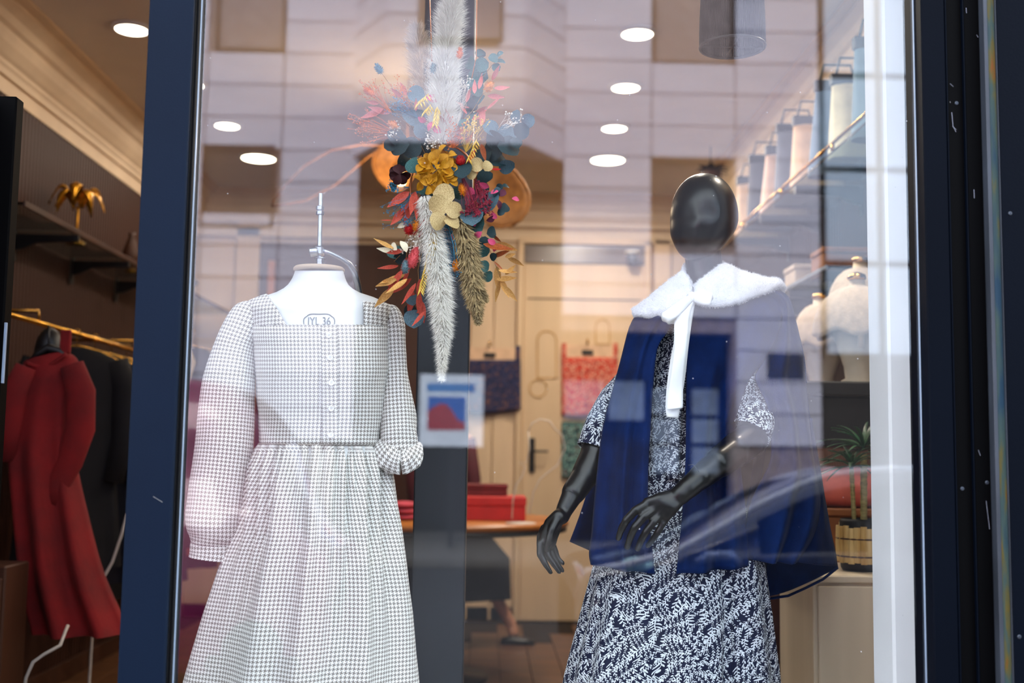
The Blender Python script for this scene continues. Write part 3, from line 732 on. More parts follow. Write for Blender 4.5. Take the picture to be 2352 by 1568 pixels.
c = P(738, 577, BY); MB().bx(c.x - .016, c.x + .006, BY - .018, BY + .018, c.z - .012, c.z + .012, .004).build('clamp_block', ZINC, form)
pts = [P(738, 574, BY - .01), P(760, 582, BY), P(785, 594, BY + .01), P(803, 607, BY + .02), P(814, 625, BY + .03), P(821, 650, BY + .05), P(826, 676, BY + .07), P(828, 700, BY + .08), P(800, 900, BY + .08), P(760, 1200, BY + .03)]
MB().tube(pts, [.0055, .006, .0065, .0075, .0085, .009, .009, .009, .009, .009], 12, flat=.55).build('support_arm', STEEL, form, True)
MB().tube([Vector((fp.x, BY, .43)), Vector((fp.x, BY, 1.1))], .018, 16).build('stand_pole', STEEL, form, True)
MB().lathe([(.001, 0), (.17, 0), (.17, .010), (.03, .022), (.001, .022)], (fp.x, BY, .42), 36).build('stand_base', STEEL, form, True)
# the size stamp printed on the chest
INK = mat('grey_ink', (96, 104, 110), .8)
def on_form(px, py, off=.0015): return P(px, py, formY(px, py, off))
st_ = []
for i in range(61):
    t = pi + pi * i / 60; w = 36; ex = 33 * cos(t); ey = 24 * sin(t)
    k = 1 + .045 * abs(sin(4 * (t - pi))) ; st_.append(on_form(733 + math.copysign(abs(cos(t)) ** .6, cos(t)) * 35 * k, 744 - abs(sin(t)) ** .75 * 23 * k))
MB().tube(st_, .0011, 5).build('stamp_outline', INK, form)
cu = bpy.data.curves.new('stamp_text', 'FONT'); cu.body = 'JYL 36'; cu.size = .0285; cu.extrude = .0004; cu.align_x = 'CENTER'; cu.space_character = 1.0
to = bpy.data.objects.new('tmp', cu); COL.objects.link(to)
dg = bpy.context.evaluated_depsgraph_get(); me = bpy.data.meshes.new_from_object(to.evaluated_get(dg)); bpy.data.objects.remove(to)
me.name = 'stamp_text'; me.materials.clear(); me.materials.append(INK)
tp = P(733, 746, BY)
for v in me.vertices:
    x = v.co.x * .78; z = v.co.y; wp = Vector((tp.x + x, 0, tp.z + z)); 
    py = 746 - z / mpp(BY - .11); px = 733 + x / mpp(BY - .11); wp = P(px, py, formY(px, py, .0014) - v.co.z)
    v.co = wp - Vector(form['_at'])
o = bpy.data.objects.new('stamp_text', me); COL.objects.link(o); o.parent = form

# ================================================================ houndstooth dress
dress = thing('houndstooth_dress', 'beige and white houndstooth dress with square neck and buttoned front, on the white form', 'dress', (fp.x, BY, .75))
# bodice: shoulder yoke round the square neck, then full rings to the waist
bod = [(746, 736, 155, .128), (770, 737, 156, .135), (800, 738, 154, .141), (850, 739, 153, .143), (880, 738, 149, .138), (920, 738, 146, .126), (960, 737, 142, .114), (990, 735, 138, .108), (1021, 733, 136, .106)]
def bod_at(py): return table(bod, py)
def bodY(px, py):
    c, hw, hd = bod_at(py); t = max(-1, min(1, (px - c) / hw)); return BY - hd * sqrt(max(0, 1 - t * t))
mb = MB(); rings = []
for i in range(36):
    py = 746 + (1021 - 746) * i / 35; c, hw, hd = bod_at(py)
    def fo(th, py=py): return .010 * noise.noise(Vector((sin(th) * 3, cos(th) * 3, py * .012))) + .012 * noise.noise(Vector((sin(th) * 7, cos(th) * 2, py * .03)))
    rings.append(ering(P(c, py, BY), hw * mpp(BY), hd, 72, fo, py=py, cpx=c))
loft(mb, rings)
for sgn in (-1, 1):          # yoke straps over both shoulders, front and back
    if sgn < 0: inner = [(657, 747), (645, 725), (629, 697), (613, 675)]; outer = [(580, 750), (568, 732), (556, 712), (550, 700)]
    else: inner = [(836, 747), (836, 722), (834, 698), (831, 680)]; outer = [(893, 750), (900, 732), (906, 714), (905, 704)]
    for front in (1, -1):
        def sf(u, v):
            a = cr_curve(inner, v); b = cr_curve(outer, v); x = a[0] + (b[0] - a[0]) * u; y_ = a[1] + (b[1] - a[1]) * u
            y_ -= sin(pi * u) * 2 * v
            c, hw, hd = form_at(y_); bc, bhw, bhd = bod_at(746)
            k = min(1, max(0, 1 - v)); HD = (hd + .010) * (1 - k) + (bhd) * k; CC = c * (1 - k) + bc * k; HW = (hw + 8) * (1 - k) + bhw * k
            t = max(-1, min(1, (x - CC) / HW)); dd = HD * sqrt(max(0, 1 - t * t)) * (1 - v ** 6)
            return P(x, y_, BY - dd) if front > 0 else P(x, y_, BY) + Vector((0, dd, 0))
        base = len(mb.v)
        uvs = {}
        def uvf(i, j):
            p = sf(i / 10, j / 12); return (p.x - P(BCX, 700, BY).x, P(800, 746, BY).z - p.z)
        mb.grid(sf, 10, 12, uvf)
b_ = mb.build('bodice', HOUND, dress, True); solidify(b_, .003, 0)
# button placket and neckline edge
mb = MB()
def pk(u, v):
    px = 738 + 38 * u + 3 * (v - .3); py = 747 + 273 * v; return P(px, py, bodY(px, py) - .0045 - .0012 * sin(pi * u))
mb.grid(pk, 4, 30, lambda i, j: ((738 + 38 * i / 4 - 736) * mpp(BY), 273 * mpp(BY) * j / 30))
solidify(mb.build('placket', HOUND, dress, True), .002)
BTN = mat('white_pearl_button', (236, 236, 232), .3, 0, .05, 60)
for px, py in ((755, 770), (758, 821), (761, 879), (761, 938), (760, 999)):
    c = P(px, py, bodY(px, py) - .0085); M = Matrix.Rotation(pi / 2, 3, 'X')
    bo = MB().lathe([(.001, .001), (.0045, .0012), (.0058, .0024), (.0070, .0018), (.0070, -.001), (.001, -.0012)], c, 20, M).build('button', BTN, dress, True)
    ho = MB()
    for dx, dz in ((-.0014, .0014), (.0014, .0014), (-.0014, -.0014), (.0014, -.0014)): ho.ball(c + Vector((dx, -.0016, dz)), .0007, 6, 4)
    ho.build('button_hole', INK, bo)
# waist seam
mb = MB(); wr = []
c, hw, hd = bod_at(1021)
pts = [P(c, 1021, BY) + Vector((sin(t) * (hw * mpp(BY) + .001), -cos(t) * (hd + .001), 0)) for t in [2 * pi * k / 48 for k in range(49)]]
MB().tube(pts, .0013, 6).build('waist_seam', mat('beige_seam_thread', (176, 168, 160), .8), dress, True)
# skirt with gathers
sk = [(1020, 734, 137, .107), (1036, 734, 148, .116), (1062, 733, 160, .132), (1100, 731, 170, .150), (1150, 730, 176, .168), (1220, 730, 184, .190), (1300, 722, 202, .205), (1400, 712, 222, .220), (1568, 696, 250, .240), (1760, 690, 268, .255)]
random.seed(11)
gath = [(radians(a), w, d) for a, w, d in ((-68, .10, 1.0), (-52, .08, .8), (-38, .07, 1.2), (-30, .05, .7), (-12, .05, .5), (-4, .06, 1.0), (9, .05, .8), (22, .05, .6), (32, .05, 1.25), (38, .04, .7), (52, .07, .8), (70, .08, 1.0))]
def skfold(th, t):
    a = (th + pi) % (2 * pi) - pi; r = 0
    for g, w, d in gath:      # narrow dark creases at the waist that open into soft folds below
        ww = w * (.62 + 1.9 * t); r -= d * exp(-((a - g * (1 - .12 * t)) / ww) ** 2) * (.20 * exp(-t * 2.6) + .035)
    r += .050 * min(1, t * 4) * sin(a * 9 + .8 + 1.2 * sin(a * 2)) + .045 * t * sin(a * 5 + 2)
    if abs(a) > 1.5: r += .02 * sin(a * 16)
    r += .012 * noise.noise(Vector((sin(th) * 4, cos(th) * 4, t * 6)))
    return r * min(1, t * 40 + .3)
mb = MB(); rings = []
for i in range(70):
    t = (i / 69) ** 1.35; py = 1020 + 740 * t; c, hw, hd = table(sk, py)
    rings.append(ering(P(c, py, BY), hw * mpp(BY), hd, 180, lambda th, t=t: skfold(th, t)))
loft(mb, rings, 180); solidify(mb.build('skirt', HOUND, dress, True), .003, 1)
# sleeves
rows = [(578, 702, 20, .02), (570, 718, 36, .01), (556, 752, 43, 0), (538, 800, 47, -.005), (527, 870, 58, -.01), (521, 940, 63, -.01), (516, 1010, 66, -.015), (508, 1080, 66, -.02), (500, 1140, 67, -.025), (494, 1190, 66, -.03), (492, 1225, 60, -.03), (489, 1243, 50, -.03), (488, 1250, 47, -.03)]
mb = MB(); loft(mb, sleeve_rings(rows, BY, 60, .85, .055, 3)); solidify(mb.build('sleeve', HOUND, dress, True), .0025, 1)
rows = [(489, 1246, 49, -.03), (488, 1256, 50, -.03), (487, 1270, 50, -.03), (485, 1284, 50, -.03)]
mb = MB(); loft(mb, sleeve_rings(rows, BY, 48, .75, .0, 3)); cf = solidify(mb.build('cuff', HOUND, dress, True), .005, 1)
rows = [(892, 710, 16, .02), (899, 724, 24, .01), (904, 755, 26, 0), (906, 800, 26, 0), (909, 850, 28, 0), (911, 900, 33, -.005), (914, 950, 40, -.01), (916, 990, 43, -.015), (917, 1020, 43, -.02), (919, 1045, 38, -.02), (922, 1060, 28, -.02)]
mb = MB(); loft(mb, sleeve_rings(rows, BY, 48, .9, .10, 9)); solidify(mb.build('sleeve', HOUND, dress, True), .0025, 1)
# the turned-up puff at the right sleeve's end
rows = [(869, 1012, 10, .0), (876, 1028, 22, -.02), (890, 1046, 30, -.045), (910, 1058, 31, -.05), (932, 1058, 28, -.05), (948, 1042, 22, -.04), (956, 1020, 12, -.02)]
mb = MB(); loft(mb, sleeve_rings(rows, BY, 36, .8, .22, 21)); solidify(mb.build('sleeve_puff', HOUND, dress, True), .0025, 1)

# ================================================================ black mannequin (one continuous body)
MY = .56
MANB = mat('satin_black_mannequin', (8, 9, 12), .30, 0, .05, 3)
def blob(mb, a, b, ra, rb, n=20, m=8):       # tapered capsule
    a = Vector(a); b = Vector(b); pts = []; rr = []
    d = (b - a); L_ = d.length; d = d.normalized() if L_ > 1e-6 else Vector((0, 0, 1))
    for i in range(m): t = i / m * pi / 2; pts.append(a - d * ra * cos(t)); rr.append(max(.0005, ra * sin(t)))
    for i in range(m + 1): t = i / m * pi / 2; pts.append(b + d * rb * sin(t)); rr.append(max(.0005, rb * cos(t)))
    mb.tube(pts, rr, n)
def chain(mb, pts, n=16):                    # (point, radius) list
    for (a, ra), (b, rb) in zip(pts, pts[1:]): blob(mb, a, b, ra, rb, n, 5)
body = MB()
def Q(px, py, Y): return P(px, py, Y)
# head: an egg that narrows to the chin, turned a little to the left
hc = Q(1617, 500, MY); 
def head(u, v):
    ph = pi * v; th = 2 * pi * u; x, y_, z = sin(ph) * sin(th), -sin(ph) * cos(th), cos(ph)
    H = .121; w = .0915 * (1 - .06 * max(0, -z) ** 1.5); d = .100
    kx = sin(ph); x *= (kx ** -.22 if kx > .02 else 1) if z < 0 else (kx ** -.08 if kx > .02 else 1)
    px_ = x * w; pyy = y_ * d; pz = z * H
    if z < -.1: px_ += -.034 * (-z - .1) ** 1.25; pyy -= .02 * (-z - .1)         # chin forward and left
    if z < -.35: px_ *= (1 - .28 * (-z - .35)); pyy *= (1 - .2 * (-z - .35))
    # brow, nose and mouth are only hinted at
    fx = (x + .32) ; 
    if y_ < 0: pyy += -.005 * exp(-((fx) / .18) ** 2 - ((z + .28) / .22) ** 2) + .004 * exp(-((abs(fx) - .3) / .18) ** 2 - ((z + .02) / .16) ** 2)
    if y_ < 0: pyy += -.0025 * exp(-((fx) / .16) ** 2 - ((z + .58) / .07) ** 2) + .002 * exp(-((fx) / .2) ** 2 - ((z + .66) / .03) ** 2)
    return hc + Vector((px_, pyy, pz))
hb = MB(); hb.grid(head, 48, 32, closed=True); body.add(hb.v, hb.f)
chain(body, [(Q(1612, 560, MY + .01), .052), (Q(1618, 620, MY + .015), .050), (Q(1622, 668, MY + .02), .056), (Q(1626, 700, MY + .02), .075)])
def slab(c, hx, hy, hz): body.ball(c, (hx, hy, hz), 28, 18)
slab(Q(1626, 810, MY + .02), .170, .105, .16); slab(Q(1628, 735, MY + .02), .165, .062, .05)
chain(body, [(Q(1600, 830, MY), .105), (Q(1595, 1000, MY), .098), (Q(1590, 1120, MY), .125), (Q(1585, 1200, MY), .130)], 28)
for s_ in (-1, 1):
    chain(body, [(Q(1585 + s_ * 70, 1230, MY), .088), (Q(1580 + s_ * 78, 1560, MY), .060), (Q(1580 + s_ * 70, 1880, MY + .02), .040), (Vector((Q(1580 + s_ * 70, 1880, MY).x, MY + .02, .49)), .034)], 20)
    blob(body, Vector((Q(1580 + s_ * 70, 1880, MY).x, MY + .03, .46)), Vector((Q(1580 + s_ * 74, 1880, MY).x, MY - .12, .448)), .036, .024)
# mannequin's right arm (at the left): shoulder, elbow, wrist
chain(body, [(Q(1505, 785, MY + .03), .052), (Q(1458, 870, MY + .03), .046), (Q(1392, 990, MY), .043), (Q(1368, 1040, MY - .03), .0405), (Q(1345, 1090, MY - .06), .037), (Q(1318, 1130, MY - .09), .0315), (Q(1298, 1168, MY - .11), .0225), (Q(1290, 1186, MY - .12), .0205)], 20)
hzY = MY - .13
def zq(x, y, Y): return Q(1220 + x / 5.2275, 1080 + y / 5.2275, Y)
# palm seen from the thumb side
chain(body, [(zq(330, 560, hzY), .0205), (zq(250, 650, hzY + .006), .0215), (zq(205, 760, hzY + .01), .0215), (zq(185, 860, hzY + .01), .0190)], 18)
chain(body, [(zq(300, 640, hzY + .03), .0170), (zq(250, 760, hzY + .035), .0185), (zq(225, 870, hzY + .035), .0165)], 18)
chain(body, [(zq(160, 700, hzY + .02), .0125), (zq(120, 800, hzY + .02), .0125), (zq(115, 900, hzY + .02), .0115)], 14)
chain(body, [(zq(112, 880, hzY + .00), .0110), (zq(110, 1010, hzY - .005), .0100), (zq(175, 1130, hzY - .01), .0083), (zq(235, 1225, hzY - .01), .0060)], 14)
chain(body, [(zq(175, 900, hzY + .02), .0110), (zq(205, 1030, hzY + .012), .0095), (zq(275, 1130, hzY + .01), .0080), (zq(338, 1222, hzY + .008), .0060)], 14)
chain(body, [(zq(215, 880, hzY + .045), .0105), (zq(250, 1010, hzY + .04), .0092), (zq(310, 1110, hzY + .038), .0078), (zq(378, 1205, hzY + .034), .0058)], 14)
chain(body, [(zq(245, 860, hzY + .065), .0100), (zq(290, 980, hzY + .066), .0090), (zq(320, 1060, hzY + .064), .0078), (zq(382, 1115, hzY + .060), .0060)], 14)
chain(body, [(zq(300, 610, hzY - .012), .0130), (zq(245, 720, hzY - .022), .0112), (zq(215, 840, hzY - .026), .0098), (zq(188, 950, hzY - .026), .0070)], 14)
# mannequin's left arm (at the right), crossing in front
chain(body, [(Q(1745, 790, MY + .03), .050), (Q(1748, 880, MY + .02), .046), (Q(1738, 985, MY - .06), .0455), (Q(1722, 1010, MY - .11), .0460), (Q(1690, 1035, MY - .17), .0440), (Q(1650, 1063, MY - .22), .0375), (Q(1610, 1095, MY - .255), .0310), (Q(1578, 1122, MY - .27), .0265), (Q(1562, 1136, MY - .275), .0245)], 22)
hY = MY - .285
pal = [((1640, 330), (1400, 385), .016), ((1680, 350), (1470, 440), .0175), ((1720, 350), (1545, 500), .0175), ((1760, 340), (1625, 540), .0165), ((1790, 320), (1670, 500), .014)]
for (a, b, r_) in pal: chain(body, [(zq(a[0], a[1], hY + .012), r_ + .004), (zq((a[0] + b[0]) / 2, (a[1] + b[1]) / 2, hY + .002), r_ + .001), (zq(b[0], b[1], hY), r_ * .82)], 16)
def finger(pts, dy): chain(body, [(zq(x, y, hY + d + dy), r_) for x, y, d, r_ in pts], 16)
finger([(1420, 385, 0, .0120), (1250, 480, -.012, .0105), (1140, 600, -.012, .0100), (1080, 710, .002, .0090), (1048, 812, .018, .0078)], 0)
finger([(1500, 440, 0, .0120), (1360, 550, -.014, .0105), (1245, 680, -.014, .0100), (1190, 800, .004, .0092), (1155, 918, .022, .0080)], 0)
finger([(1570, 500, 0, .0118), (1470, 620, -.012, .0102), (1375, 740, -.012, .0096), (1315, 850, .004, .0090), (1278, 940, .020, .0078)], .002)
finger([(1645, 530, .002, .0105), (1580, 640, -.006, .0092), (1520, 740, -.006, .0088), (1455, 835, .008, .0080), (1400, 905, .020, .0070)], .006)
finger([(1600, 330, .03, .0160), (1480, 400, .045, .0130), (1370, 500, .055, .0110), (1290, 600, .060, .0085)], 0)
bo = body.build('mannequin', MANB, None, True)
md = bo.modifiers.new('remesh', 'REMESH'); md.mode = 'VOXEL'; md.voxel_size = .0030; md.use_smooth_shade = True
ms = bo.modifiers.new('smooth', 'SMOOTH'); ms.iterations = 7; ms.factor = .6
dg = bpy.context.evaluated_depsgraph_get(); me = bpy.data.meshes.new_from_object(bo.evaluated_get(dg)); bo.modifiers.clear(); bo.data = me
me.name = 'mannequin'; me.polygons.foreach_set('use_smooth', [True] * len(me.polygons))
if not me.materials: me.materials.append(MANB)
man = bo; tag(man, 'glossy black faceless mannequin wearing the navy cape and leaf print dress', 'mannequin')
# joint lines and a chrome collar stud are parts
LINE = mat('joint_seam', (60, 66, 74), .5)
mb = MB(); 
mb.tube([Q(1581, 1068, MY - .283), Q(1592, 1066, MY - .291), Q(1603, 1079, MY - .287), Q(1609, 1091, MY - .27)], .0007, 5); mb.build('wrist_joint', LINE, man)
mb = MB(); mb.tube([Q(1298, 1125, MY - .115), Q(1308, 1126, MY - .124), Q(1318, 1133, MY - .122)], .0006, 5); mb.build('wrist_joint', LINE, man)
# base plate
MB().lathe([(.001, 0), (.19, 0), (.19, .008), (.18, .012), (.001, .012)], Vector((Q(1580, 1880, MY).x, MY, .412)), 40).build('base_plate', STEEL, man, True)

# ================================================================ leaf print dress
FLOR = floral_mat()
fd = thing('leaf_print_dress', 'navy dress printed with white leafy vines, on the black mannequin under the cape', 'dress', (Q(1570, 1400, MY).x, MY, .7))
fr_ = [(735, 1620, 150, .100), (800, 1610, 165, .125), (900, 1600, 150, .135), (1000, 1584, 118, .118), (1060, 1578, 116, .118), (1130, 1568, 132, .135), (1290, 1562, 190, .170), (1400, 1556, 210, .185), (1568, 1546, 237, .205), (1800, 1540, 262, .23)]
def flfold(th, t):
    a = (th + pi) % (2 * pi) - pi
    r = .030 * t * sin(a * 7 + 1.0 + .8 * sin(a * 3)) + .020 * t * sin(a * 15 + 2)
    for g, w, d in ((.42, .055, 1.0), (.55, .05, .8), (-.25, .04, .35), (.05, .035, .25)): r -= d * .085 * t * exp(-((a - g) / w) ** 2)
    return r * 1.2
mb = MB(); rings = []
for i in range(70):
    t = i / 69; py = 735 + (1800 - 735) * t; c, hw, hd = table(fr_, py); tt = max(0, (py - 1020) / 500); tt = min(1.0, tt)
    rings.append(ering(P(c, py, MY), hw * mpp(MY), hd, 144, lambda th, tt=tt: flfold(th, tt)))
loft(mb, rings); solidify(mb.build('bodice_and_skirt', FLOR, fd, True), .0025, 1)
# button placket edge down the centre front
def flY(px, py):
    c, hw, hd = table(fr_, py); t = max(-1, min(1, (px - c) / hw)); return MY - hd * sqrt(max(0, 1 - t * t))
mb = MB()
def pk(u, v):
    px = 1543 + 30 * u - 14 * v; py = 770 + 330 * v; return P(px, py, flY(px, py) - .006)
mb.grid(pk, 3, 24, lambda i, j: (.3 + i * .012, j * .016)); solidify(mb.build('placket', FLOR, fd, True), .002)
# short sleeves
rows = [(1515, 790, 42, .03), (1478, 850, 44, .03), (1436, 905, 45, .02), (1404, 950, 46, .01), (1386, 985, 46, -.005), (1371, 1018, 43, -.02), (1366, 1032, 42, -.024)]
mb = MB(); loft(mb, sleeve_rings(rows, MY, 44, 1.0, .08, 4)); solidify(mb.build('sleeve', FLOR, fd, True), .003, 1)
rows = [(1738, 800, 40, .02), (1742, 860, 50, .0), (1738, 910, 48, -.02), (1730, 950, 51, -.045), (1724, 985, 52, -.085), (1717, 1003, 50, -.105)]
mb = MB(); loft(mb, sleeve_rings(rows, MY, 44, 1.0, .10, 14)); solidify(mb.build('sleeve', FLOR, fd, True), .003, 1)

# ================================================================ navy cape
CAPE = mat('navy_wool_cape', (12, 34, 82), .95, 0, .2, 14, .12, 260, sheen=.03, spec=.08)
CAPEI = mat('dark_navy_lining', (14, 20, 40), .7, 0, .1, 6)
cape = thing('cape', 'navy blue wool cape open down the front, on the black mannequin', 'cape', (Q(1640, 1250, MY).x, MY, 1.1))
def sheet(L, Rr, nu=26, nv=44, bul=(0, 0), fold=0, ff=3, seed=0, ph=0):
    def fn(u, v):
        a = cr_curve(L, v); b = cr_curve(Rr, v); pa = P(*a); pb = P(*b)
        p = pa.lerp(pb, u); bb = bul[0] + (bul[1] - bul[0]) * v
        p.y -= sin(pi * u) * bb
        p.y -= fold * v * sin(2 * pi * ff * u + ph + 1.5 * sin(v * 2)) * (.25 + .75 * sin(pi * u))
        p.y += .006 * noise.noise(Vector((u * 4 + seed, v * 5, 0)))
        return p
    return fn
# front left panel (beside the placket, to the cape's left side seam)
Lc = [(1580, 660, .50), (1500, 700, .50), (1452, 735, .48), (1424, 830, .465), (1402, 910, .465), (1383, 985, .47), (1372, 1070, .475), (1364, 1150, .48), (1358, 1220, .475), (1352, 1268, .475), (1356, 1296, .47)]
Rc = [(1592, 664, .47), (1570, 700, .44), (1535, 760, .405), (1510, 800, .395), (1501, 880, .39), (1496, 960, .385), (1491, 1040, .38), (1489, 1110, .375), (1490, 1180, .37), (1497, 1250, .365), (1504, 1316, .365)]
mb = MB(); mb.grid(sheet(Lc, Rc, bul=(.02, .05), fold=.030, ff=2.2, seed=1), 30, 50); f1 = solidify(mb.build('front_panel', CAPE, cape, True), .004, 1)
Lc = [(1594, 664, .47), (1592, 700, .43), (1582, 760, .40), (1578, 840, .39), (1577, 920, .385), (1577, 1000, .38), (1576, 1080, .375), (1572, 1160, .37), (1565, 1230, .36), (1556, 1318, .35)]
Rc = [(1700, 650, .55), (1790, 690, .54), (1790, 760, .50), (1755, 830, .47), (1722, 872, .455), (1703, 920, .45), (1692, 970, .45), (1700, 1050, .46), (1712, 1150, .45), (1718, 1220, .43), (1722, 1300, .42)]
mb = MB(); mb.grid(sheet(Lc, Rc, bul=(.02, .02), fold=.030, ff=2.1, seed=5, ph=2.6), 34, 50); solidify(mb.build('front_panel', CAPE, cape, True), .004, 1)
# side and back panel at the right, edge of the arm slit to the silhouette
Lc = [(1700, 650, .55), (1770, 690, .54), (1775, 760, .515), (1752, 830, .475), (1735, 868, .465), (1762, 930, .46), (1771, 990, .46), (1769, 1060, .455), (1730, 1140, .45), (1712, 1210, .44), (1707, 1284, .43)]
Rc = [(1712, 646, .57), (1802, 672, .575), (1828, 735, .60), (1843, 810, .62), (1851, 880, .63), (1859, 960, .63), (1869, 1040, .63), (1880, 1110, .62), (1886, 1160, .60), (1870, 1230, .56), (1832, 1292, .52)]
mb = MB(); mb.grid(sheet(Lc, Rc, bul=(.03, .05), fold=.040, ff=2.2, seed=8, ph=1.0), 34, 50); solidify(mb.build('side_panel', CAPE, cape, True), .004, 1)
# the hem turning away at the far right shows its dark lining
Lc = [(1862, 960, .64), (1866, 1020, .64), (1872, 1080, .63), (1866, 1180, .60), (1846, 1250, .56), (1826, 1290, .53)]
Rc = [(1866, 960, .66), (1877, 1030, .68), (1890, 1110, .70), (1904, 1190, .72), (1916, 1250, .73), (1924, 1300, .73)]
mb = MB(); mb.grid(sheet(Lc, Rc, bul=(.0, .02), seed=3), 14, 24); solidify(mb.build('side_fold', CAPE, cape, True), .004, 1)
Lc = [(1745, 880, .58), (1740, 1000, .66), (1725, 1120, .72), (1712, 1220, .76), (1755, 1372, .78)]
Rc = [(1850, 880, .68), (1866, 1000, .72), (1888, 1120, .76), (1912, 1240, .78), (1924, 1304, .76)]
mb = MB()
def bk(u, v):
    p = sheet(Lc, Rc, bul=(0, 0), seed=13)(u, v); p.y += .06 * sin(pi * u); p.z -= .045 * v * v * sin(pi * u) * .5; return p
mb.grid(bk, 22, 30); solidify(mb.build('back_panel', CAPE, cape, True), .004, 1)
mb = MB(); hb_ = [(1924, 1303, .75), (1890, 1330, .77), (1850, 1350, .78), (1810, 1368, .785), (1760, 1375, .785)]
mb.tube([P(*p) for p in hb_], .004, 8); mb.build('hem', CAPE, cape, True)
# dark inner side and the corner of the back panel behind the left arm
Lc = [(1420, 860, .62), (1392, 960, .66), (1372, 1060, .68), (1350, 1130, .70), (1330, 1190, .71), (1309, 1244, .72)]
Rc = [(1600, 860, .74), (1580, 960, .78), (1560, 1060, .80), (1540, 1130, .82), (1520, 1190, .84), (1500, 1330, .84)]
mb = MB(); mb.grid(sheet(Lc, Rc, bul=(0, 0), fold=.01, seed=17), 16, 26); solidify(mb.build('back_panel', CAPE, cape, True), .004, 1)
Lc = [(1500, 860, .76), (1600, 1340, .85)]; Rc = [(1760, 860, .70), (1770, 1375, .80)]
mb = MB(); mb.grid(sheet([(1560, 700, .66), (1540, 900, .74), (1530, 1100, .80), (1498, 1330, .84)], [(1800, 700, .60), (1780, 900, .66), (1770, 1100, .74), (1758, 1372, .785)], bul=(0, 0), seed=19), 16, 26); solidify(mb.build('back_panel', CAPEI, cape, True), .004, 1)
# shoulder caps that close the cape under the fur collar
def shoulder(ptsf, ptsb):
    m_ = MB()
    def fn(u, v):
        a = P(*cr_curve(ptsf, u)); b = P(*cr_curve(ptsb, u)); p = a.lerp(b, v); p.z += .03 * sin(pi * v) * sin(pi * min(1, u * 1.0)) ; return p
    m_.grid(fn, 16, 10); solidify(m_.build('shoulder', CAPE, cape, True), .004, 1)
shoulder([(1580, 662, .50), (1500, 702, .50), (1452, 738, .48), (1424, 830, .465), (1404, 910, .465)], [(1600, 660, .62), (1540, 700, .64), (1500, 760, .66), (1470, 840, .68), (1440, 900, .68)])
shoulder([(1690, 652, .55), (1770, 668, .565), (1810, 700, .585), (1843, 810, .62), (1851, 880, .63)], [(1660, 655, .64), (1730, 680, .67), (1780, 740, .69), (1800, 820, .70), (1810, 880, .71)])

# ================================================================ white fur collar with ribbon
FUR = mat('white_plush_fur', (234, 236, 240), .95, 0, .03, 60, .5, 420, sheen=.6)
RIB = mat('white_satin_ribbon', (244, 246, 246), .45, 0, .03, 10)
fur = thing('fur_collar', 'white plush collar tied with long white ribbon, over the navy cape', 'collar', (Q(1600, 680, MY).x, MY, Q(1600, 700, MY).z))
def lobe(rows, name, seed):
    """rows: (px top, py top, Ytop, px bottom, py bottom, Ybottom, thickness)"""
    m_ = MB()
    def fn(u, v):
        r = cr_curve(rows, v); a = P(r[0], r[1], r[2]); b = P(r[3], r[4], r[5]); th = 2 * pi * u
        c = a.lerp(b, .5); ax = (b - a) * .5; nrm = Vector((0, -1, 0)); e = r[6] * min(1, sin(pi * min(1, max(0, v))) * 3.5 + .12)
        p = c + ax * cos(th) * (.98) + nrm * sin(th) * e + Vector((0, -.012 * sin(th) ** 2 * (1 if sin(th) > 0 else 0), 0))
        p += Vector([noise.noise(p * 60 + Vector((k * 9 + seed, 0, 0))) for k in range(3)]) * .003
        return p
    m_.grid(fn, 40, 44, closed=True)
    o = m_.build(name, FUR, fur, True)
    # short pile standing off the surface
    h_ = MB(); rnd = random.Random(seed)
    for k in range(9000):
        u, v = rnd.random(), rnd.random(); p = fn(u, v); q1 = fn(u + .01, v); q2 = fn(u, min(1, v + .01)) if v < .98 else fn(u, v - .01)
        n = (q1 - p).cross(q2 - p)
        if v >= .98: n = -n
        if n.length < 1e-9: continue
        n.normalize(); cc = fn(u + .5, v)
        if n.dot(p - cc) < 0: n = -n
        d = (n + Vector((rnd.uniform(-.7, .7), rnd.uniform(-.7, .7), rnd.uniform(-.9, .3)))).normalized() * rnd.uniform(.0035, .0065)
        s_ = Vector((rnd.uniform(-1, 1), rnd.uniform(-1, 1), rnd.uniform(-1, 1))).normalized() * .0004
        i = len(h_.v); h_.v += [p - s_, p + s_, p + d]; h_.f.append([i, i + 1, i + 2]); h_.uv.append(None)
    tag(h_.build('fur_pile', FUR, o), kind='stuff')
lobe([(1588, 648, .44, 1592, 690, .425, .008), (1570, 622, .46, 1586, 700, .40, .016), (1548, 634, .47, 1560, 716, .40, .020), (1520, 655, .47, 1528, 732, .42, .022), (1492, 678, .48, 1505, 736, .44, .022), (1466, 700, .50, 1478, 732, .46, .020), (1450, 712, .51, 1455, 726, .48, .012)], 'collar_lobe', 2)
lobe([(1590, 655, .43, 1592, 690, .42, .010), (1630, 625, .47, 1606, 700, .40, .020), (1660, 603, .53, 1640, 706, .40, .024), (1690, 614, .56, 1690, 700, .42, .024), (1720, 625, .57, 1730, 684, .46, .022), (1755, 635, .585, 1765, 672, .50, .020), (1785, 640, .595, 1790, 662, .54, .018), (1800, 655, .60, 1803, 672, .57, .008)], 'collar_lobe', 6)
lobe([(1566, 622, .50, 1572, 650, .47, .010), (1575, 604, .62, 1575, 650, .66, .016), (1610, 596, .68, 1600, 660, .76, .020), (1650, 598, .67, 1650, 660, .76, .020), (1664, 604, .58, 1670, 640, .60, .012)], 'collar_back', 8)
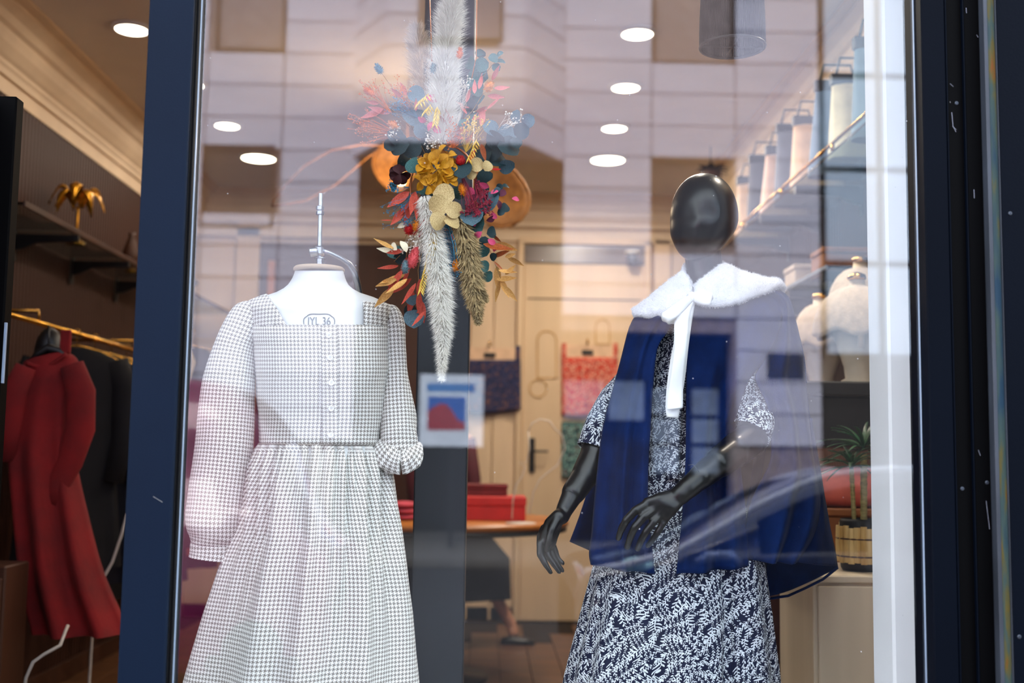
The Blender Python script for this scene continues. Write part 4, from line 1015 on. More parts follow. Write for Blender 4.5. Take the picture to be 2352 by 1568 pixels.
def ribbon(rows, name, t=.0016, n=24):
    m_ = MB()
    def fn(u, v):
        r = cr_curve(rows, v); a = P(r[0], r[1], r[4]); b = P(r[2], r[3], r[4] + (r[5] if len(r) > 5 else 0)); p = a.lerp(b, u); p.y -= .004 * sin(pi * u) + .003 * sin(v * 14 + u * 2); return p
    m_.grid(fn, 6, n); solidify(m_.build(name, RIB, fur, True), t, 0)
ribbon([(1585, 685, 1597, 690, .385), (1565, 730, 1590, 735, .37), (1545, 800, 1580, 802, .36), (1533, 870, 1573, 872, .355), (1529, 930, 1562, 932, .352), (1531, 958, 1558, 960, .352)], 'ribbon_tail')
ribbon([(1580, 690, 1594, 692, .375), (1552, 720, 1585, 725, .36), (1548, 790, 1578, 792, .345), (1540, 860, 1571, 862, .34), (1532, 925, 1568, 928, .338), (1533, 940, 1566, 937, .338)], 'ribbon_tail')
ribbon([(1582, 678, 1590, 692, .37), (1560, 692, 1572, 712, .355), (1540, 706, 1552, 730, .35), (1520, 722, 1534, 742, .355), (1524, 738, 1542, 744, .37), (1548, 722, 1560, 738, .375), (1584, 690, 1590, 700, .375)], 'ribbon_loop')
ribbon([(1592, 672, 1594, 694, .37), (1612, 668, 1616, 700, .355), (1632, 672, 1632, 700, .355), (1636, 688, 1622, 700, .365), (1600, 684, 1600, 698, .375)], 'ribbon_loop')
MB().ball(P(1589, 682, .372), (.010, .010, .014), 14, 10).build('ribbon_knot', RIB, fur, True)
# ================================================================ dried flower hanging
BQ = .33
bq = thing('dried_flower_hanging', 'colourful dried flower bouquet with pampas plumes, hanging on copper wires before the dark pillar', 'bouquet', tuple(P(1020, 470, BQ)))
LM = {}
def leafmat(name, c, c2=None, rough=.6):
    if name not in LM: LM[name] = mat(name, c, rough, 0, .15, 25, .15, 60, rgb2=c2, spec=.3)
    return LM[name]
TEAL = leafmat('dark_teal_leaf', (34, 62, 66), (18, 40, 46)); TEALL = leafmat('teal_leaf', (70, 116, 112), (36, 76, 78)); BLUEL = leafmat('dusty_blue_leaf', (88, 112, 122), (52, 80, 92))
CORAL = leafmat('coral_leaf', (206, 88, 68), (170, 60, 48)); PINKS = leafmat('salmon_leaf', (214, 118, 104), (190, 90, 84)); PINK = leafmat('pink_leaf', (226, 92, 130), (196, 60, 104))
PLUM = leafmat('plum_leaf', (96, 28, 56), (64, 16, 40)); GOLDL = leafmat('pale_gold_leaf', (218, 192, 136), (168, 138, 88), .4); CREAML = leafmat('cream_leaf', (244, 236, 210), (228, 214, 180))
TAN = leafmat('golden_tan_leaf', (222, 172, 100), (190, 132, 66)); MUST = leafmat('mustard_petal', (214, 154, 20), (170, 108, 8)); MAR = leafmat('dark_maroon_petal', (66, 14, 20), (40, 8, 12))
REDM = leafmat('scarlet_flower', (206, 24, 28), (160, 10, 16)); ORG = leafmat('orange_flower', (232, 146, 24), (196, 106, 12)); YEL = leafmat('yellow_wheat', (240, 206, 96), (216, 170, 56))
WHTF = leafmat('white_dried_flower', (240, 234, 224), (216, 206, 192)); CYA = leafmat('bright_blue_filler', (60, 146, 180), (36, 108, 146)); BERRY = leafmat('burgundy_berry', (150, 34, 58), (110, 20, 40)); STEMM = leafmat('dried_stem', (176, 142, 96), (140, 106, 66)); ORF = leafmat('orange_filler', (228, 130, 60), (200, 96, 40)); BRN = leafmat('rust_brown_leaf', (170, 84, 30), (130, 56, 16))
leafmesh = {}
def leaf_mesh(kind, m, nm):
    key = (kind, m.name, nm)
    if key in leafmesh: return leafmesh[key]
    L_, w, tip, cup = {'round': (1, .50, .5, .12), 'oval': (1, .32, .7, .10), 'lance': (1, .165, 1.0, .16), 'petal': (1, .42, .45, .28)}[kind]
    N = 8; mb = MB(); vs = []
    for i in range(N + 1):
        t = i / N
        if kind == 'lance': ww = w * sin(pi * t ** .8) ** .9 * (1 - .15 * t)
        elif kind == 'round': ww = w * sqrt(max(0, 1 - (2 * t - 1) ** 2)) * 1.0
        elif kind == 'petal': ww = w * sin(pi * min(1, t ** 1.3 * .93 + .02)) ** .7
        else: ww = w * sin(pi * t) ** .75
        ww = max(ww, .012)
        bend = -.12 * sin(pi * t) if kind != 'lance' else -.22 * t * t
        for s_ in (-1, -.5, 0, .5, 1):
            vs.append(Vector((ww * s_, bend - cup * abs(s_) ** 1.5 * ww * 1.6 + (.02 * sin(9 * t + s_ * 4) if kind == 'petal' else 0), t * L_)))
    fs = [[i * 5 + k, i * 5 + k + 1, (i + 1) * 5 + k + 1, (i + 1) * 5 + k] for i in range(N) for k in range(4)]
    mb.add(vs, fs); leafmesh[key] = mesh_of(mb, nm, m, True); return leafmesh[key]
rnd = random.Random(42)
def leaf(kind, m, px, py, ang, size, dy=0, name=None, tilt=None, roll=None):
    """px, py: the leaf's base; ang: degrees clockwise from up; size: px length"""
    nm = name or {'round': 'eucalyptus_leaf', 'oval': 'leaf', 'lance': 'lance_leaf', 'petal': 'petal'}[kind]
    Y = BQ + dy; p = P(px, py, Y); s_ = size * mpp(Y)
    tilt = rnd.uniform(-.6, .6) if tilt is None else tilt; roll = rnd.uniform(-.9, .9) if roll is None else roll
    M = Matrix.Translation(p) @ Matrix.Rotation(radians(ang), 4, 'Y') @ Matrix.Rotation(tilt, 4, 'X') @ Matrix.Rotation(roll, 4, 'Z') @ Matrix.Scale(s_, 4)
    return inst(nm, leaf_mesh(kind, m, nm), M, bq)
def leafc(kind, m, cx, cy, ang, size, dy=0, **k):   # by its middle
    return leaf(kind, m, cx - sin(radians(ang)) * size / 2, cy + cos(radians(ang)) * size / 2, ang, size, dy, **k)
def stem(name, pts, r, m=STEMM, dy=0): return MB().tube([P(x, y, BQ + dy) for x, y in pts], r, 5).build(name, m, bq, True)
# wire frame hoop, copper wires
hoop = MB(); hc_ = P(1020, 430, BQ + .03); hoop.tube([hc_ + Vector((.085 * cos(t), 0, .11 * sin(t))) for t in [2 * pi * i / 36 for i in range(37)]], .003, 6); hoop.build('wire_hoop', COPPER, bq, True)
for (x0, x1) in ((987, 992), (1095, 1094)):
    a = P(x0, 0, BQ); d = (a - P(x1, 130, BQ)).normalized(); top = a + d * ((3.35 - a.z) / d.z)
    MB().tube([top, a, P(x1, 130, BQ), P(1020 + (x1 - 1040) * .6, 330, BQ + .03)], .0013, 6).build('copper_wire', COPPER, bq, True)
# pampas plumes: a spine with rising hairs
def plume(pts, wid, m, n, seed, name='pampas_plume', hl=.030, dy=0, droop=0.6, wsc=1.0, up=.62):
    r_ = random.Random(seed); sp = [P(x, y, BQ + dy) for x, y in pts]; N = len(sp) - 1
    mb = MB(); mb.tube(sp, .0012, 5)
    h_ = MB()
    for k in range(n):
        t = r_.random() ** .9; x = t * N; i = min(int(x), N - 1); p = sp[i].lerp(sp[i + 1], x - i); d = (sp[i + 1] - sp[i]).normalized()
        W_ = table(wid, t)[0] * mpp(BQ)
        a = r_.uniform(0, 2 * pi); side = (Vector((cos(a), sin(a) * .7, 0))); side = (side - d * side.dot(d)).normalized()
        q0 = p + side * W_ * sqrt(r_.random()) * .62
        q1 = q0 + (d * up + side * r_.uniform(.25, 1.35) + Vector((r_.uniform(-.25, .25), 0, r_.uniform(-.2, .2)))).normalized() * hl * r_.uniform(.5, 1.1) * (.55 + .45 * min(1, (1 - t) * 3))
        mid = q0.lerp(q1, .5) + side * -.001 + d * .002
        s_ = d.cross(Vector((0, 1, 0))).normalized() * .00055 * wsc
        i0 = len(h_.v); h_.v += [q0 - s_, q0 + s_, mid + s_, mid - s_, q1]; h_.f += [[i0, i0 + 1, i0 + 2, i0 + 3], [i0 + 3, i0 + 2, i0 + 4]]; h_.uv += [None, None]
    root = mb.build(name, m, bq); tag(h_.build('plume_hairs', m, root), kind='stuff'); return root
PW = mat('white_pampas_hair', (240, 236, 226), .9, 0, .08, 40, sheen=.3); PT = mat('tan_pampas_hair', (186, 160, 112), .9, 0, .3, 60, sheen=.2); PBG = mat('beige_pampas_hair', (222, 204, 184), .9, 0, .12, 40)
plume([(1015, 330), (1018, 250), (1022, 160), (1030, 80), (1036, 20), (1042, -20)], [(0, 24), (.25, 42), (.5, 36), (.75, 30), (1, 10)], PW, 9000, 1, hl=.042)
plume([(1000, 330), (990, 250), (975, 180), (962, 110), (955, 60)], [(0, 22), (.4, 48), (.8, 36), (1, 14)], PBG, 2600, 2, dy=.10, hl=.04)
plume([(975, 450), (992, 530), (1003, 600), (1014, 690), (1018, 770), (1014, 868)], [(0, 20), (.3, 34), (.5, 38), (.75, 24), (.92, 10), (1, 2)], PW, 8500, 3, dy=-.03, hl=.028)
plume([(1045, 475), (1068, 550), (1080, 610), (1090, 680), (1098, 738)], [(0, 20), (.3, 38), (.7, 32), (1, 6)], PT, 4200, 4, dy=-.02, hl=.024, wsc=2.2, up=1.0)
plume([(1090, 640), (1105, 665), (1118, 690)], [(0, 12), (1, 6)], PT, 300, 5, dy=-.02, hl=.016, wsc=2, up=1.2)
plume([(940, 590), (952, 600), (955, 570)], [(0, 10), (1, 6)], leafmat('coral_bunny_tail', (216, 86, 90)), 500, 6, name='bunny_tail', hl=.012, dy=-.02)
# round eucalyptus leaves
for (x, y, a, s_, m, dy) in (
 (1105, 122, -60, 24, TEALL, 0), (1103, 122, 60, 24, TEALL, 0), (1132, 137, -80, 26, TEALL, -.01), (1150, 127, 60, 20, TEALL, 0), (1150, 143, 95, 24, TEALL, 0), (1140, 155, 120, 22, TEALL, 0), (1080, 140, -40, 32, TEALL, .02), (1108, 150, 70, 34, TEALL, 0),
 (1095, 175, -80, 54, TEALL, .01), (1112, 170, 60, 20, TEALL, 0), (1088, 205, -60, 46, TEALL, .02), (1100, 228, 30, 36, TEALL, .02), (1080, 240, -20, 36, TEAL, .03), (1092, 262, 10, 30, TEALL, .02), (1062, 285, -30, 24, TEALL, 0),
 (1125, 300, -70, 44, BLUEL, 0), (1140, 318, 120, 50, TEAL, -.01), (1165, 305, 40, 44, BLUEL, 0), (1200, 302, 70, 40, TEAL, -.02), (1215, 278, 60, 34, BLUEL, -.01), (1188, 268, 0, 34, BLUEL, -.01), (1170, 338, 95, 56, TEAL, -.02), (1130, 340, -60, 54, TEAL, .0), (1145, 366, 70, 50, TEAL, .01), (1185, 330, 150, 30, TEAL, -.02), (1110, 360, 20, 50, TEAL, .02), (1165, 378, 100, 40, BLUEL, .01),
 (955, 221, -85, 44, BLUEL, -.01), (948, 268, -30, 60, BLUEL, 0), (965, 300, 150, 36, BLUEL, -.01), (925, 335, 100, 56, TEAL, .01), (945, 338, 60, 50, TEAL, 0), (905, 318, -50, 46, TEAL, .01), (985, 310, 20, 40, TEAL, .03), (950, 378, -20, 40, TEALL, -.02), (925, 365, 30, 44, TEAL, .02), (975, 340, 0, 44, TEAL, .03), (895, 335, -120, 30, TEAL, 0),
 (1060, 398, 170, 52, TEAL, -.02), (1058, 440, 10, 40, TEALL, .0), (1115, 408, 60, 40, TEAL, .02), (1100, 432, 0, 46, TEAL, .03), (1125, 462, 20, 56, BLUEL, .0), (1150, 430, 60, 18, TEAL, 0), (1163, 428, 90, 18, TEAL, 0), (1160, 475, 40, 24, TEAL, 0), (1152, 488, 90, 20, TEAL, 0), (1105, 480, -20, 36, TEAL, .02), (1085, 508, 175, 56, BLUEL, -.01), (1103, 520, 160, 48, TEALL, .0), (1130, 530, 60, 28, TEAL, 0), (1112, 555, 10, 26, TEAL, .01), (1110, 575, 140, 32, TEALL, 0), (1112, 612, 110, 30, TEALL, 0), (1118, 632, 60, 30, TEALL, 0), (1135, 590, 40, 20, TEAL, .01), (1060, 500, 0, 40, TEAL, .03), (1140, 440, 10, 26, BLUEL, 0),
 (905, 580, -60, 36, TEALL, .02), (920, 590, -100, 34, TEAL, .02), (948, 690, 170, 30, BLUEL, .02), (953, 735, 180, 48, BLUEL, .02), (940, 712, 175, 30, TEAL, .03), (965, 440, -60, 34, TEALL, .01), (985, 455, -30, 36, TEAL, .02), (960, 480, -160, 30, TEAL, .03), (900, 430, -30, 24, TEAL, .03)):
    leafc('round', m, x, y, a, s_, dy)
# ovals and buds in pink and plum
for (x, y, a, s_, m) in ((995, 225, 95, 32, PINK), (971, 273, 110, 24, PINK), (990, 290, 30, 26, PINK), (1004, 298, 120, 26, PINK), (1113, 424, 110, 26, PINK), (1136, 441, 70, 20, PINK), (1085, 440, 150, 24, PINK), (1185, 457, 100, 19, PINK), (1100, 538, 60, 24, PINK), (1090, 515, 100, 16, PINK), (1140, 568, 30, 24, PINK), (1130, 555, 120, 22, PINK), (1043, 540, 10, 22, PINK), (1155, 440, 30, 26, PLUM), (1128, 500, 60, 26, PLUM), (1118, 455, 20, 22, PLUM), (1135, 495, 130, 20, PINK), (1145, 470, 160, 26, PLUM), (1092, 455, 80, 26, PLUM)):
    leafc('oval', m, x, y, a, s_, -.015, name='pink_leaf' if m is PINK else 'plum_leaf')
# lance leaves: salmon above, coral below
for (x, y, a, s_, m) in (
 (1130, 185, 22, 36, PINKS), (1135, 203, 80, 34, PINKS), (1120, 220, 92, 36, PINKS), (1118, 250, 70, 44, PINKS), (1070, 235, 10, 34, PINKS), (1090, 215, 0, 32, PINKS), (1100, 205, 15, 36, PINKS), (1078, 248, -75, 34, PINKS), (1072, 262, -40, 36, PINKS), (1095, 258, 60, 30, PINKS), (1085, 275, 50, 40, PINKS), (1035, 285, -10, 34, PINKS), (1025, 290, -30, 30, PINKS), (1105, 290, 10, 40, PINKS), (1048, 300, 60, 40, PINKS), (1075, 300, -90, 36, PINKS),
 (895, 260, -80, 46, PINKS), (880, 250, -110, 52, PINKS), (870, 238, -85, 30, PINKS), (935, 220, -20, 38, PINKS), (925, 225, -50, 32, PINKS), (955, 255, 10, 28, PINKS),
 (940, 440, -130, 60, CORAL), (950, 455, -150, 66, CORAL), (955, 440, -165, 60, CORAL), (930, 480, -140, 50, CORAL), (960, 450, 190, 60, CORAL), (900, 505, -115, 30, CORAL), (945, 470, -155, 44, CORAL),
 (915, 610, -115, 50, CORAL), (925, 620, -150, 54, CORAL), (940, 615, -170, 50, CORAL), (945, 640, -130, 56, CORAL), (955, 650, -160, 56, CORAL), (962, 670, 185, 52, CORAL), (968, 690, 170, 46, CORAL), (970, 705, 200, 44, CORAL), (975, 715, -150, 40, CORAL), (950, 670, -165, 50, CORAL), (930, 650, -100, 44, CORAL), (965, 640, 180, 44, CORAL), (935, 590, -150, 40, CORAL),
 (905, 570, -80, 50, TAN), (925, 575, -110, 40, CORAL), (910, 640, -105, 46, TAN), (930, 630, -125, 60, TAN), (905, 660, -130, 56, TAN), (935, 640, -140, 60, TAN),
 (1110, 560, 110, 66, BRN), (1130, 540, 120, 30, BRN), (1135, 600, 150, 36, BRN), (1130, 590, 60, 40, BRN), (1140, 560, 105, 56, TAN), (1145, 620, 110, 44, TAN), (1140, 640, 100, 50, TAN), (1150, 640, 160, 44, TAN), (1148, 645, 200, 44, TAN), (1155, 655, 130, 44, TAN), (1142, 610, 175, 50, TAN), (1160, 590, 80, 30, TAN), (1165, 590, 105, 40, TAN), (1160, 630, 60, 36, TAN),
 (1105, 330, 160, 40, BRN), (1090, 345, 200, 36, leafmat('orange_red_leaf', (200, 70, 24), (150, 40, 16))), (1130, 388, 100, 20, REDM), (1060, 320, -60, 34, CORAL), (1070, 330, 30, 30, BRN), (1040, 330, -20, 30, BRN)):
    leaf('lance', m, x, y, a, s_ * 1.12, rnd.uniform(-.03, .02), name={'salmon_leaf': 'salmon_leaf', 'coral_leaf': 'coral_leaf'}.get(m.name, 'lance_leaf'))
# maroon flower beside the bulbs
for a in (-100, -60, -20, 30, 90, 150, 200): leaf('petal', MAR, 918, 400, a, 26, rnd.uniform(-.02, .01), tilt=rnd.uniform(-.6, .2))
# gold and cream coins
for (x, y, a, s_, dy) in ((1008, 470, 60, 50, -.05), (1020, 448, 100, 52, -.045), (1042, 482, 120, 40, -.055), (1002, 508, -30, 44, -.05), (1038, 510, 110, 42, -.055), (1095, 378, 80, 34, -.03), (1118, 380, 20, 27, -.03), (1084, 400, 90, 26, -.02), (972, 490, 10, 30, -.01)):
    leafc('round', GOLDL, x, y, a, s_, dy, name='gold_leaf', tilt=rnd.uniform(-.5, .5), roll=rnd.uniform(-.7, .7))
for (x, y, a, s_) in ((904, 563, -35, 27), (926, 566, -30, 31)): leafc('oval', CREAML, x, y, a, s_, -.03, name='cream_leaf')
leafc('lance', CREAML, 882, 572, -75, 40, -.02, name='cream_leaf'); leafc('oval', CREAML, 925, 520, 80, 26, 0, name='cream_leaf')
# mustard hydrangea: layered petals
for ring, (n, r0, s_, t0) in enumerate(((9, 30, 32, .5), (9, 24, 30, .2), (7, 14, 26, -.25), (5, 6, 20, -.7), (4, 2, 14, -1.0))):
    for k in range(n):
        a = 360 * k / n + ring * 23 + rnd.uniform(-12, 12)
        leaf('petal', MUST, 1003 + sin(radians(a)) * r0 * .62, 390 - cos(radians(a)) * r0 * .55, a, s_, -.03 - ring * .010, tilt=t0 + rnd.uniform(-.25, .25), roll=rnd.uniform(-.8, .8))
for (x, y) in ((965, 415), (1030, 360), (975, 380), (1030, 415), (985, 425), (1010, 352)):
    for k in range(4): leaf('petal', MUST, x, y, 90 * k + rnd.uniform(0, 60), 24, -.035 + rnd.uniform(-.01, .01), tilt=rnd.uniform(-.6, .2), roll=rnd.uniform(-1, 1))
# tufted heads
def tuft(x, y, rx, ry, ang, m, name, n=70, dy=-.025, hl=.006):
    c = P(x, y, BQ + dy); k = mpp(BQ); M = Matrix.Rotation(radians(ang), 3, 'Y'); mb = MB(); mb.ball(c, (rx * k * .8, rx * k * .8, ry * k * .85), 10, 8, M)
    o = mb.build(name, m, bq, True); h_ = MB(); r_ = random.Random(int(x * 7 + y))
    for _ in range(n * 2):
        z = r_.uniform(-1, 1); th = r_.uniform(0, 2 * pi); s_ = sqrt(1 - z * z); nrm = Vector((s_ * cos(th), s_ * sin(th), z))
        p = M @ Vector((nrm.x * rx * k * .8, nrm.y * rx * k * .8, nrm.z * ry * k * .85)) + c; d = (M @ (nrm + Vector((0, 0, .7)))).normalized() * hl
        w = d.cross(Vector((r_.uniform(-1, 1), r_.uniform(-1, 1), .3))).normalized() * .0009; i = len(h_.v); h_.v += [p - w, p + w, p + d]; h_.f.append([i, i + 1, i + 2]); h_.uv.append(None)
    tag(h_.build('bristles', m, o), kind='stuff')
BT = leafmat('blue_bunny_tail', (76, 134, 156)); GRT = leafmat('grey_green_cone', (112, 140, 148))
tuft(870, 158, 8, 14, -35, BT, 'bunny_tail'); tuft(995, 157, 7, 12, 0, GRT, 'bunny_tail'); tuft(932, 612, 9, 17, 10, GRT, 'bunny_tail', 90)
tuft(1063, 436, 9, 15, -15, ORG, 'bunny_tail', 90); tuft(1047, 610, 7, 14, 0, ORG, 'bunny_tail', 90); tuft(957, 519, 8, 13, 5, ORG, 'bunny_tail'); tuft(1123, 199, 10, 15, 40, ORG, 'bunny_tail'); tuft(848, 211, 8, 15, -55, ORF, 'bunny_tail'); tuft(1056, 122, 6, 14, 5, ORF, 'bunny_tail'); tuft(903, 286, 8, 13, -60, ORG, 'bunny_tail')
tuft(1058, 369, 12, 13, 0, REDM, 'red_pompon', 160, -.03, .004); tuft(940, 528, 12, 12, 0, REDM, 'red_pompon', 120, -.01, .006); tuft(950, 592, 12, 28, 15, leafmat('coral_bunny_tail', (216, 86, 90)), 'bunny_tail', 160, -.03)
# fine fillers: branching stems that end in small beads
def filler(bx_, by_, tx, ty, sp, m, n, name, dy=0, br=.0013, seed=0, sm=None):
    r_ = random.Random(seed + int(tx)); st_ = MB(); bd = MB()
    b0 = P(bx_, by_, BQ + dy)
    for k in range(n):
        e = P(tx + r_.gauss(0, sp), ty + r_.gauss(0, sp), BQ + dy + r_.uniform(-.03, .03)); mid = b0.lerp(e, .55) + Vector((r_.uniform(-.008, .008), 0, r_.uniform(-.008, .008)))
        st_.tube([b0, mid, e], .00035, 3, False)
        for j in range(3):
            c = e + Vector((r_.uniform(-.006, .006), r_.uniform(-.006, .006), r_.uniform(-.006, .006))); bd.ball(c, br * r_.uniform(.7, 1.4), 5, 3); st_.tube([mid.lerp(e, .8), c], .00025, 3, False)
    o = st_.build(name, sm or STEMM, bq); tag(bd.build('beads', m, o), kind='stuff')
filler(960, 270, 918, 245, 15, CYA, 40, 'blue_filler', sm=CYA); filler(960, 440, 912, 480, 14, CYA, 34, 'blue_filler', sm=CYA, seed=3); filler(985, 470, 930, 510, 15, CYA, 40, 'blue_filler', sm=CYA, seed=4); filler(1015, 500, 1040, 580, 20, CYA, 60, 'blue_filler', sm=CYA, seed=5); filler(1015, 540, 1045, 620, 12, CYA, 30, 'blue_filler', sm=CYA, seed=6); filler(940, 430, 895, 430, 9, CYA, 14, 'blue_filler', sm=CYA, seed=8)
filler(940, 330, 904, 304, 9, WHTF, 30, 'white_filler', br=.0018); filler(1010, 360, 994, 328, 10, WHTF, 36, 'white_filler', br=.002, seed=2); filler(1140, 300, 1188, 272, 9, WHTF, 20, 'white_filler', br=.002, seed=3, sm=WHTF); filler(1050, 290, 1068, 195, 10, WHTF, 18, 'white_filler', br=.002, seed=5, sm=WHTF); filler(1000, 470, 965, 555, 14, WHTF, 50, 'white_filler', br=.002, seed=6, sm=WHTF); filler(985, 500, 950, 570, 12, WHTF, 26, 'white_filler', br=.0018, seed=7, sm=WHTF)
filler(920, 310, 835, 292, 18, ORF, 40, 'orange_filler', br=.0012, sm=ORF); filler(900, 260, 850, 205, 14, ORF, 26, 'orange_filler', br=.0012, seed=2, sm=ORF); filler(940, 250, 912, 205, 12, ORF, 30, 'orange_filler', br=.0013, seed=3, sm=ORF); filler(1040, 340, 1040, 302, 16, ORF, 46, 'orange_filler', br=.0018, seed=4, sm=ORF); filler(1070, 350, 1085, 290, 16, YEL, 40, 'yellow_filler', br=.0018, seed=5, sm=YEL)
filler(1060, 400, 1085, 485, 12, BERRY, 44, 'burgundy_berries', br=.0024, dy=-.02, sm=BERRY); filler(1090, 420, 1112, 475, 10, BERRY, 30, 'burgundy_berries', br=.0022, seed=2, dy=-.02, sm=BERRY); filler(1090, 410, 1110, 440, 8, BERRY, 20, 'burgundy_berries', br=.0022, seed=3, sm=BERRY)
# yellow wheat ears
def ear(pts, n, name='wheat_ear'):
    st_ = MB(); st_.tube([P(x, y, BQ - .035) for x, y in pts], .0009, 5); o = st_.build(name, YEL, bq)
    N = len(pts) - 1; h_ = MB()
    for k in range(n):
        t = (k / n) * N; i = min(int(t), N - 1); f = t - i; x = pts[i][0] + (pts[i + 1][0] - pts[i][0]) * f; y = pts[i][1] + (pts[i + 1][1] - pts[i][1]) * f
        s_ = 1 if k % 2 else -1; a = P(x, y, BQ - .035); b = P(x + s_ * 8, y + 12 + rnd.uniform(0, 6), BQ - .04 + rnd.uniform(-.006, .006))
        h_.tube([a, a.lerp(b, .5), b], [.0006, .0022, .0003], 5)
    h_.build('wheat_grains', YEL, o, True)
ear([(995, 530), (990, 560), (982, 600), (972, 640), (965, 668)], 40); ear([(1000, 530), (996, 555), (985, 580)], 20); ear([(1005, 245), (998, 285)], 14)
ear([(1095, 320), (1085, 345), (1075, 365)], 14); ear([(960, 235), (985, 215)], 8); ear([(975, 255), (990, 240)], 8)
for pts in (((1040, 300), (1085, 255), (1110, 215), (1122, 200)), ((950, 300), (900, 250), (855, 215)), ((1000, 400), (900, 200), (875, 165)), ((1000, 380), (945, 560), (905, 600)), ((1020, 430), (1120, 560), (1150, 640)), ((1000, 430), (960, 620), (965, 700)), ((1020, 330), (1090, 200), (1130, 150), (1150, 130)), ((1040, 340), (1120, 320), (1210, 280)), ((1000, 440), (935, 570), (932, 600)), ((980, 440), (925, 560), (880, 575))):
    stem('stem', pts, .0009, STEMM, .01)
for (x0, y0, x1, y1, m) in ((1000, 450, 962, 545, REDM), (1004, 452, 970, 540, ORG), (1006, 455, 975, 560, WHTF), (1010, 458, 980, 570, PINKS), (1070, 430, 1080, 500, BERRY), (1075, 430, 1095, 500, BERRY), (1030, 520, 1045, 600, CYA), (1035, 520, 1052, 600, CYA), (1000, 460, 950, 540, REDM)):
    MB().tube([P(x0, y0, BQ - .02), P((x0 + x1) / 2 + 3, (y0 + y1) / 2, BQ - .035), P(x1, y1, BQ - .03)], .0011, 5).build('dyed_stem', m, bq, True)

# ================================================================ black pendant lamp
LY = .50
pc = P(1682, 96, LY); pl_ = thing('pendant_lamp', 'black slatted pendant lamp shade hanging at the top right', 'lamp', tuple(pc))
k_ = mpp(LY); rb2 = 76 * k_; 
zb2 = P(1682, 108, LY).z; ztop = zb2 + .34; rt2 = .058
def lr(z): t = (z - zb2) / (ztop - zb2); return rb2 + (rt2 - rb2) * (t ** 1.15) + .006 * sin(pi * t)
for z, w in ((zb2, .007), (ztop, .006)):
    MB().tube([Vector((pc.x + lr(z) * cos(t), LY + lr(z) * sin(t), z)) for t in [2 * pi * i / 48 for i in range(49)]], w * .6, 8).build('rim', BLK, pl_, True)
rm_ = MB(); rm_.tube([Vector((0, 0, 0)) + Vector((lr(zb2 + (ztop - zb2) * i / 8) - lr(zb2), 0, (ztop - zb2) * i / 8)) for i in range(9)], .0031, 5)
PBK = mat('deep_black_slat_paint', (4, 5, 7), .7, spec=.1)
rme = mesh_of(rm_, 'slat', PBK, True)
for i in range(88):
    a = 2 * pi * i / 88; inst('slat', rme, Matrix.Translation((pc.x, LY, 0)) @ Matrix.Rotation(a, 4, 'Z') @ Matrix.Translation((lr(zb2), 0, zb2)), pl_)
MB().tube([Vector((pc.x, LY, zb2 + .0)), Vector((pc.x, LY, zb2 + .02)), Vector((pc.x, LY, ZC))], [.006, .009, .009], 10).build('cord', BLK, pl_, True)
MB().tube([Vector((pc.x, LY, ztop - .10)), Vector((pc.x, LY, ztop))], .024, 14).build('bulb_socket', BLK, pl_, True)
for a in (0, pi / 2): MB().tube([Vector((pc.x - cos(a) * rb2, LY - sin(a) * rb2, zb2)), Vector((pc.x + cos(a) * rb2, LY + sin(a) * rb2, zb2))], .0025, 6).build('cross_bar', BLK, pl_, True)

# ================================================================ rattan petal lamp behind the bouquet
RY = 3.4; RAT = mat('honey_rattan', (178, 118, 58), .6, 0, .2, 30, .3, 120)
rp = P(930, 400, RY); ra = thing('rattan_lamp', 'large honey rattan petal lamp with warm bulbs, half hidden behind the bouquet', 'lamp', tuple(rp))
def frond(pts, name):
    pp = [P(x, y, RY + d) for x, y, d in pts]; c = sum(pp, Vector()) / len(pp)
    MB().tube(pp + [pp[0]], .007, 6).build(name + '_rim', RAT, ra, True)
    mb = MB(); n = len(pp)
    mesh_ = MB()
    def fn(u, v):
        i = u * n; a = pp[int(i) % n].lerp(pp[(int(i) + 1) % n], i - int(i)); p = c.lerp(a, .06 + .92 * v); p.y += .05 * (1 - v); return p
    mesh_.grid(fn, n * 2, 5, closed=True); solidify(mesh_.build(name, RAT, ra, True), .004)
def ellpts(cx, cy, rx, ry, rot, dy, n=20): 
    o = []
    for i in range(n):
        t = 2 * pi * i / n; x = rx * cos(t); y = ry * sin(t) * (1 + .25 * cos(t)); o.append((cx + x * cos(rot) - y * sin(rot), cy + x * sin(rot) + y * cos(rot), dy))
    return o
frond(ellpts(1145, 440, 84, 62, radians(68), -.15), 'rattan_petal')
frond(ellpts(905, 375, 50, 60, radians(10), .15), 'rattan_petal')
# the left petal is a bare hoop: only its rim shows
hp_ = [(625, 474, 0), (650, 470, 0), (700, 462, .05), (770, 425, .1), (840, 365, .1), (880, 335, .1), (830, 332, 0), (760, 345, -.05), (700, 380, -.1), (655, 425, -.1), (628, 460, -.05)]
MB().tube([P(x, y, RY + d) for x, y, d in hp_ + hp_[:1]], .006, 6).build('hoop', RAT, ra, True)
for (x, y) in ((918, 396), (922, 418)):
    c = P(x, y, RY - .2); MB().ball(c, .020, 14, 10).build('bulb', BULB, ra, True)
    MB().tube([c + Vector((0, .0, .02)), c + Vector((0, .0, .06))], .012, 10).build('bulb_socket', BRASS, ra, True)
for (x, y, e) in ((930, 405, 5),):
    ld = bpy.data.lights.new('warm_bulb_lamp', 'POINT'); ld.energy = e; ld.color = (1, .72, .42); ld.shadow_soft_size = .06
    lo = bpy.data.objects.new('lamp', ld); COL.objects.link(lo); lo.parent = ra; lo.location = P(x, y, RY - .1) - rp
MB().tube([P(935, 340, RY), Vector((P(935, 340, RY).x, RY, ZC))], .004, 6).build('cord', RAT, ra, True)

